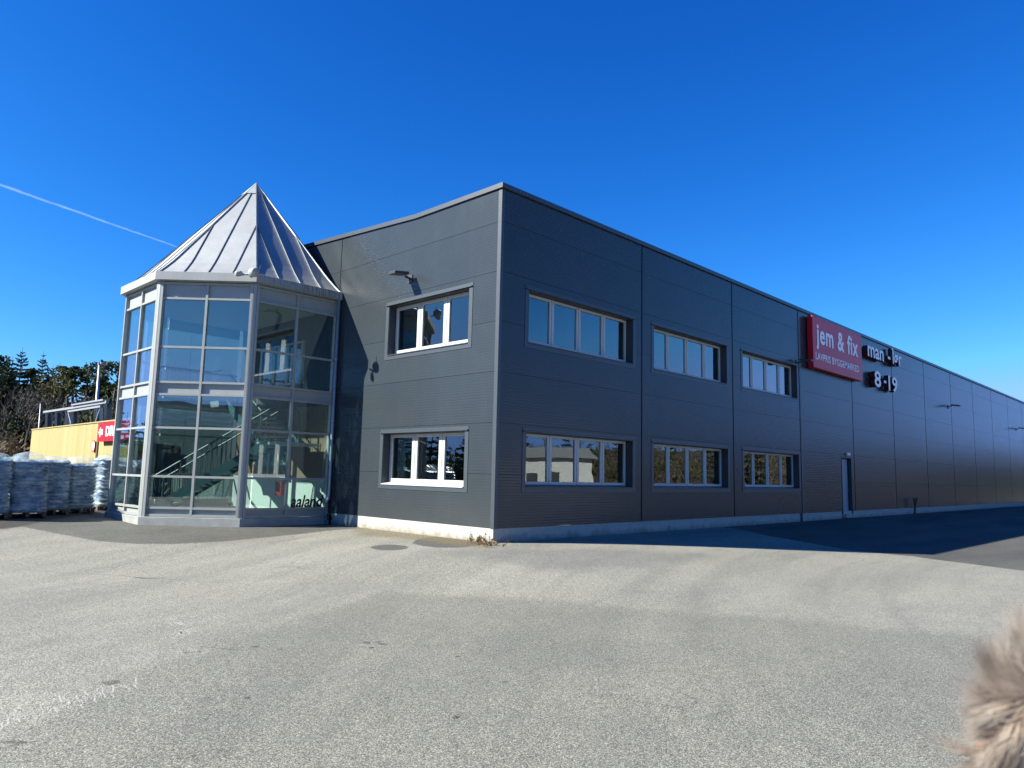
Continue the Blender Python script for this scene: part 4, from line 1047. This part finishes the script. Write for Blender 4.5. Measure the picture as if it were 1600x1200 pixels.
# surroundings seen only in the glass and the metal: wooded slope, house, long shed
r = np.random.default_rng(9); bm_ = MB()
def arc_pt(azd, D): a = math.radians(azd); return np.array([CAM[0]+4+D*math.cos(a), CAM[1]+4+D*math.sin(a), -.4])
for k in range(430):
    azd = r.uniform(-82, -3); D = r.uniform(70, 118); p = arc_pt(azd, D); p[2] += (D-72)*.085; h = r.uniform(4.2, 7.2); q = r.random()
    if q < .35: bush(bm_, p, r.uniform(2, 3.4), h*.8, r, 4, 110)
    elif q < .6: bush(bm_, p, r.uniform(2, 3.2), h*.85, r, 5, 110)
    elif q < .85: bare(bm_, p, h, r, 2, .5, 4)
    else: conifer(bm_, p, h*1.1, 1.9, r, dense=.6)
for k in range(260):
    azd = r.uniform(94, 170); D = r.uniform(56, 92); p = arc_pt(azd, D); h = r.uniform(4.2, 7.5); q = r.random()
    if q < .4: bush(bm_, p, r.uniform(2, 3.2), h*.8, r, 1 if q < .2 else 4, 120)
    else: conifer(bm_, p, h*1.1, 2.2, r, dense=.6)
for k in range(150):
    p = np.array([r.uniform(96, 190), r.uniform(-46, -4), -.4]); p[2] += (p[0]-96)*.03; h = r.uniform(5.5, 9.5); q = r.random()
    if q < .5: bush(bm_, p, r.uniform(2.2, 3.8), h*.8, r, 4 if q < .3 else 5, 120)
    elif q < .75: bare(bm_, p, h, r, 2, .5, 4)
    else: conifer(bm_, p, h, 2.0, r, dense=.7)
for k in range(170):
    azd = r.uniform(92, 128); D = r.uniform(58, 84); p = arc_pt(azd, D); bush(bm_, p, r.uniform(1.6, 2.8), r.uniform(2.5, 6.2), r, (0, 1, 4, 5)[int(r.integers(4))], 150)
o = bm_.build("roadside_woodland", TM); tag(o, "brown and green woodland edge around the yard, mirrored in the windows", "woodland", kind='stuff')
sl_ = MB(); azs = np.linspace(-86, -2, 25)
for D, z in ((66, -.6), (95, 2.8), (140, 7.2)):
    for a in azs: p = arc_pt(a, D); sl_.v.append((p[0], p[1], z))
for i in range(2):
    for k in range(24): a = i*25+k; sl_.f.append((a, a+1, a+26, a+25)); sl_.m.append(0)
o = sl_.build("slope", SOIL, smooth=True); tag(o, kind='structure')
HX, HY = 38., -36.
t = thing("white_house", "white rendered house across the yard, mirrored in the lower windows", "house", (HX, HY, -.42), math.radians(42))
b = MB(); b.box((-7, -4, 0), (7, 4, 3.6)); b.build("wall", HOUSEW, t)
b = MB(); b.add([(-7.4, -4.5, 3.6), (7.4, -4.5, 3.6), (7.4, 4.5, 3.6), (-7.4, 4.5, 3.6), (-7.4, 0, 4.7), (7.4, 0, 4.7)], [(0,1,5,4),(2,3,4,5),(0,4,3),(1,2,5),(3,2,1,0)]); b.build("roof", SLATE, t)
for x_ in (-4, -1, 3.4):
    b = MB(); b.box((x_-.6, 4.001, 1.1), (x_+.6, 4.06, 2.4)); b.build("window", REVEAL, t)
b = MB(); b.box((1.0, 4.001, 0), (2.0, 4.06, 2.1)); b.build("door", REVEAL, t)
t = thing("long_shed", "long grey-green metal shed with pale roof bands, mirrored in the tower glass", "building", (-46, -8, -.42), math.radians(22))
b = MB(); b.box((-6, -26, 0), (6, 26, 5.2)); b.build("wall", SHEDW, t)
for k in range(4):
    b = MB(); b.box((-6.05, -26.05, 5.2+k*.42), (6.05, 26.05, 5.36+k*.42)); b.build("roof_band", HOUSEW, t)
b = MB(); b.box((-5.95, -25.95, 5.2), (5.95, 25.95, 6.95)); b.build("parapet", SLATE, t)

# ------------------------------------------------------------------ weeds
def weed(px, py, n, hgt, spread, label, m, seed, name="weed_clump", off=(0, 0, 0)):
    P = hit(px, py)+np.array(off); P[2] = float(gz(P[0], P[1])); r = np.random.default_rng(seed); t = thing(name, label, "weed", tuple(P)); sm_, lf = MB(), MB()
    for k in range(n):
        a = r.uniform(0, 6.28); o_ = np.array([math.cos(a), math.sin(a), 0])*r.uniform(0, spread); d = np.array([r.normal()*.35, r.normal()*.35, 1]); d /= np.linalg.norm(d); L = hgt*r.uniform(.45, 1.1)
        q = o_+d*L; sm_.tube([o_, o_+d*L*.5+r.normal(size=3)*.01, q], [.004, .003, .0015], 4)
        for j in range(7):
            c = o_+d*L*r.uniform(.2, 1.)+r.normal(size=3)*.02; u = rv(r)*r.uniform(.015, .04); v = np.cross(u, rv(r)); v = v/(np.linalg.norm(v)+1e-6)*r.uniform(.006, .016); quad(lf, c, u, v, 0)
    sm_.build("stems", DRYW, t); lf.build("leaves", m, t)
weed(748, 849, 26, .20, .30, "dry weeds growing along the plinth at the hall's corner", DRYW, 1)
weed(768, 853, 14, .12, .35, "low withered weeds at the very foot of the hall's corner", DRYW, 7)
weed(367, 822, 16, .16, .14, "small yellow-green weed tuft at the tower base's front corner", WEED, 2)
weed(474, 817, 30, .62, .20, "dark leafy weed standing against the tower's shaded side", DWEED, 3)
weed(498, 816, 34, .70, .22, "taller dark weed beside the tower's downpipe", DWEED, 4)
weed(520, 818, 44, .45, .40, "dark tangled weeds in the shady nook between tower and hall", DWEED, 5)
P = np.array([31., -.10, 0]); t = thing("bent_stake", "dark forked stub sticking up in front of the shaded plinth", "stake", (31., -.22, float(gz(31., -.22))))
b = MB(); b.tube([(0, 0, 0), (.1, 0, .38), (.45, 0, .85)], .05, 6); b.tube([(.1, 0, .38), (-.08, 0, .86)], .04, 6); b.build("stems", BLACK, t)

# ------------------------------------------------------------------ vapour trail, high and far
a, b_ = ray(-60, 266), ray(330, 403); a /= np.linalg.norm(a); b_ /= np.linalg.norm(b_)
for mb_i in (0,):
    m = MB(); pts = []; rad = []
    for k in range(40):
        f = k/39; d = a+(b_-a)*f; d /= np.linalg.norm(d); pts.append(d*3600+np.array([0, 0, rng.uniform(-1.2, 1.2)])); rad.append(6.5*(1-f)+2.6*f+rng.uniform(-.6, .6))
    m.tube(pts, rad, 12)
    o = m.build("vapour_trail", VAP, smooth=True); tag(o, "thin white vapour trail slanting down the sky to the pointed roof", "contrail")

# ------------------------------------------------------------------ fur at the lower right corner, close to the camera
D = .62
def FP(px, py, d=0.): return CAM+(D+d)*ray(px, py)
C0 = FP(1640, 1150, .03)
t = thing("fluffy_fur", "blurry tan and grey fluffy fur close by in the lower right corner", "fur", tuple(C0))
def bulge(px, py):
    q = math.hypot((px-1622)/125, (py-1120)/150); return FP(px, py, -.035+.075*q*q)
core = MB(); n_ = 18
for i in range(n_+1):
    for k in range(n_+1): core.v.append(tuple(FP(1648+95*(2*k/n_-1)*math.sqrt(max(0.,1-.5*(2*i/n_-1)**2)), 1175+150*(2*i/n_-1)*math.sqrt(max(0., 1-.5*(2*k/n_-1)**2)), .03+.06*(((k/n_)*2-1)**2+((i/n_)*2-1)**2)*.5)-C0))
for i in range(n_):
    for k in range(n_): core.f.append((i*(n_+1)+k, i*(n_+1)+k+1, (i+1)*(n_+1)+k+1, (i+1)*(n_+1)+k)); core.m.append(0)
o = core.build("backing", SKIN, t, smooth=True); sd = o.modifiers.new("thickness", 'SOLIDIFY'); sd.thickness = .02
r = np.random.default_rng(21); hv, hf, al, rn = [], [], [], []
NRM = SUN*.75-FW*.8; NRM /= np.linalg.norm(NRM)
clumps = []
while len(clumps) < 330:
    px, py = r.uniform(1535, 1700), r.uniform(1015, 1330)
    if ((px-1668)/112)**2+((py-1170)/160)**2 > 1: continue
    clumps.append((px, py, r.random(), r.normal(), r.normal(), r.uniform(.8, 1.2)))
for k in range(32000):
    px, py, tone, j1, j2, lk = clumps[r.integers(len(clumps))]
    px += r.normal()*4.5; py += r.normal()*4.5
    dx, dy = px-1632, py-1084
    ang_ = math.atan2(-dy*.75, dx)                 # away from the whorl
    if dy > 20: ang_ = math.atan2(-dy*.55-6, min(dx, -8)*1.5) if px < 1640 else ang_
    ang_ += j1*.34+r.normal()*.06
    d = RT*math.cos(ang_)+UP*math.sin(ang_)-FW*(.38+.12*j2); d /= np.linalg.norm(d)
    L = .036*lk*r.uniform(.7, 1.1)
    curl = (UP*math.cos(ang_)-RT*math.sin(ang_))*j2*.85+FW*.75
    p = bulge(px, py)-C0; wv = np.cross(d, NRM); wv /= np.linalg.norm(wv)+1e-9
    b = len(hv); n = 6
    for q in range(n+1):
        u = q/n; c = p+d*L*u+curl*L*.5*u*u; ww = .00042*(1-u*.85)
        hv += [tuple(c-wv*ww), tuple(c+wv*ww)]; al += [u, u]; rn += [min(1, max(0, tone*1.3-.35))]*2
    for q in range(n): hf.append((b+2*q, b+2*q+1, b+2*q+3, b+2*q+2))
me = bpy.data.meshes.new("hair"); me.from_pydata(hv, [], hf); me.materials.append(FUR)
for nme, arr in (('along', al), ('rnd', rn)):
    a = me.attributes.new(nme, 'FLOAT', 'POINT'); a.data.foreach_set('value', np.array(arr, np.float32))
o = bpy.data.objects.new("hair", me); col.objects.link(o); o.parent = t
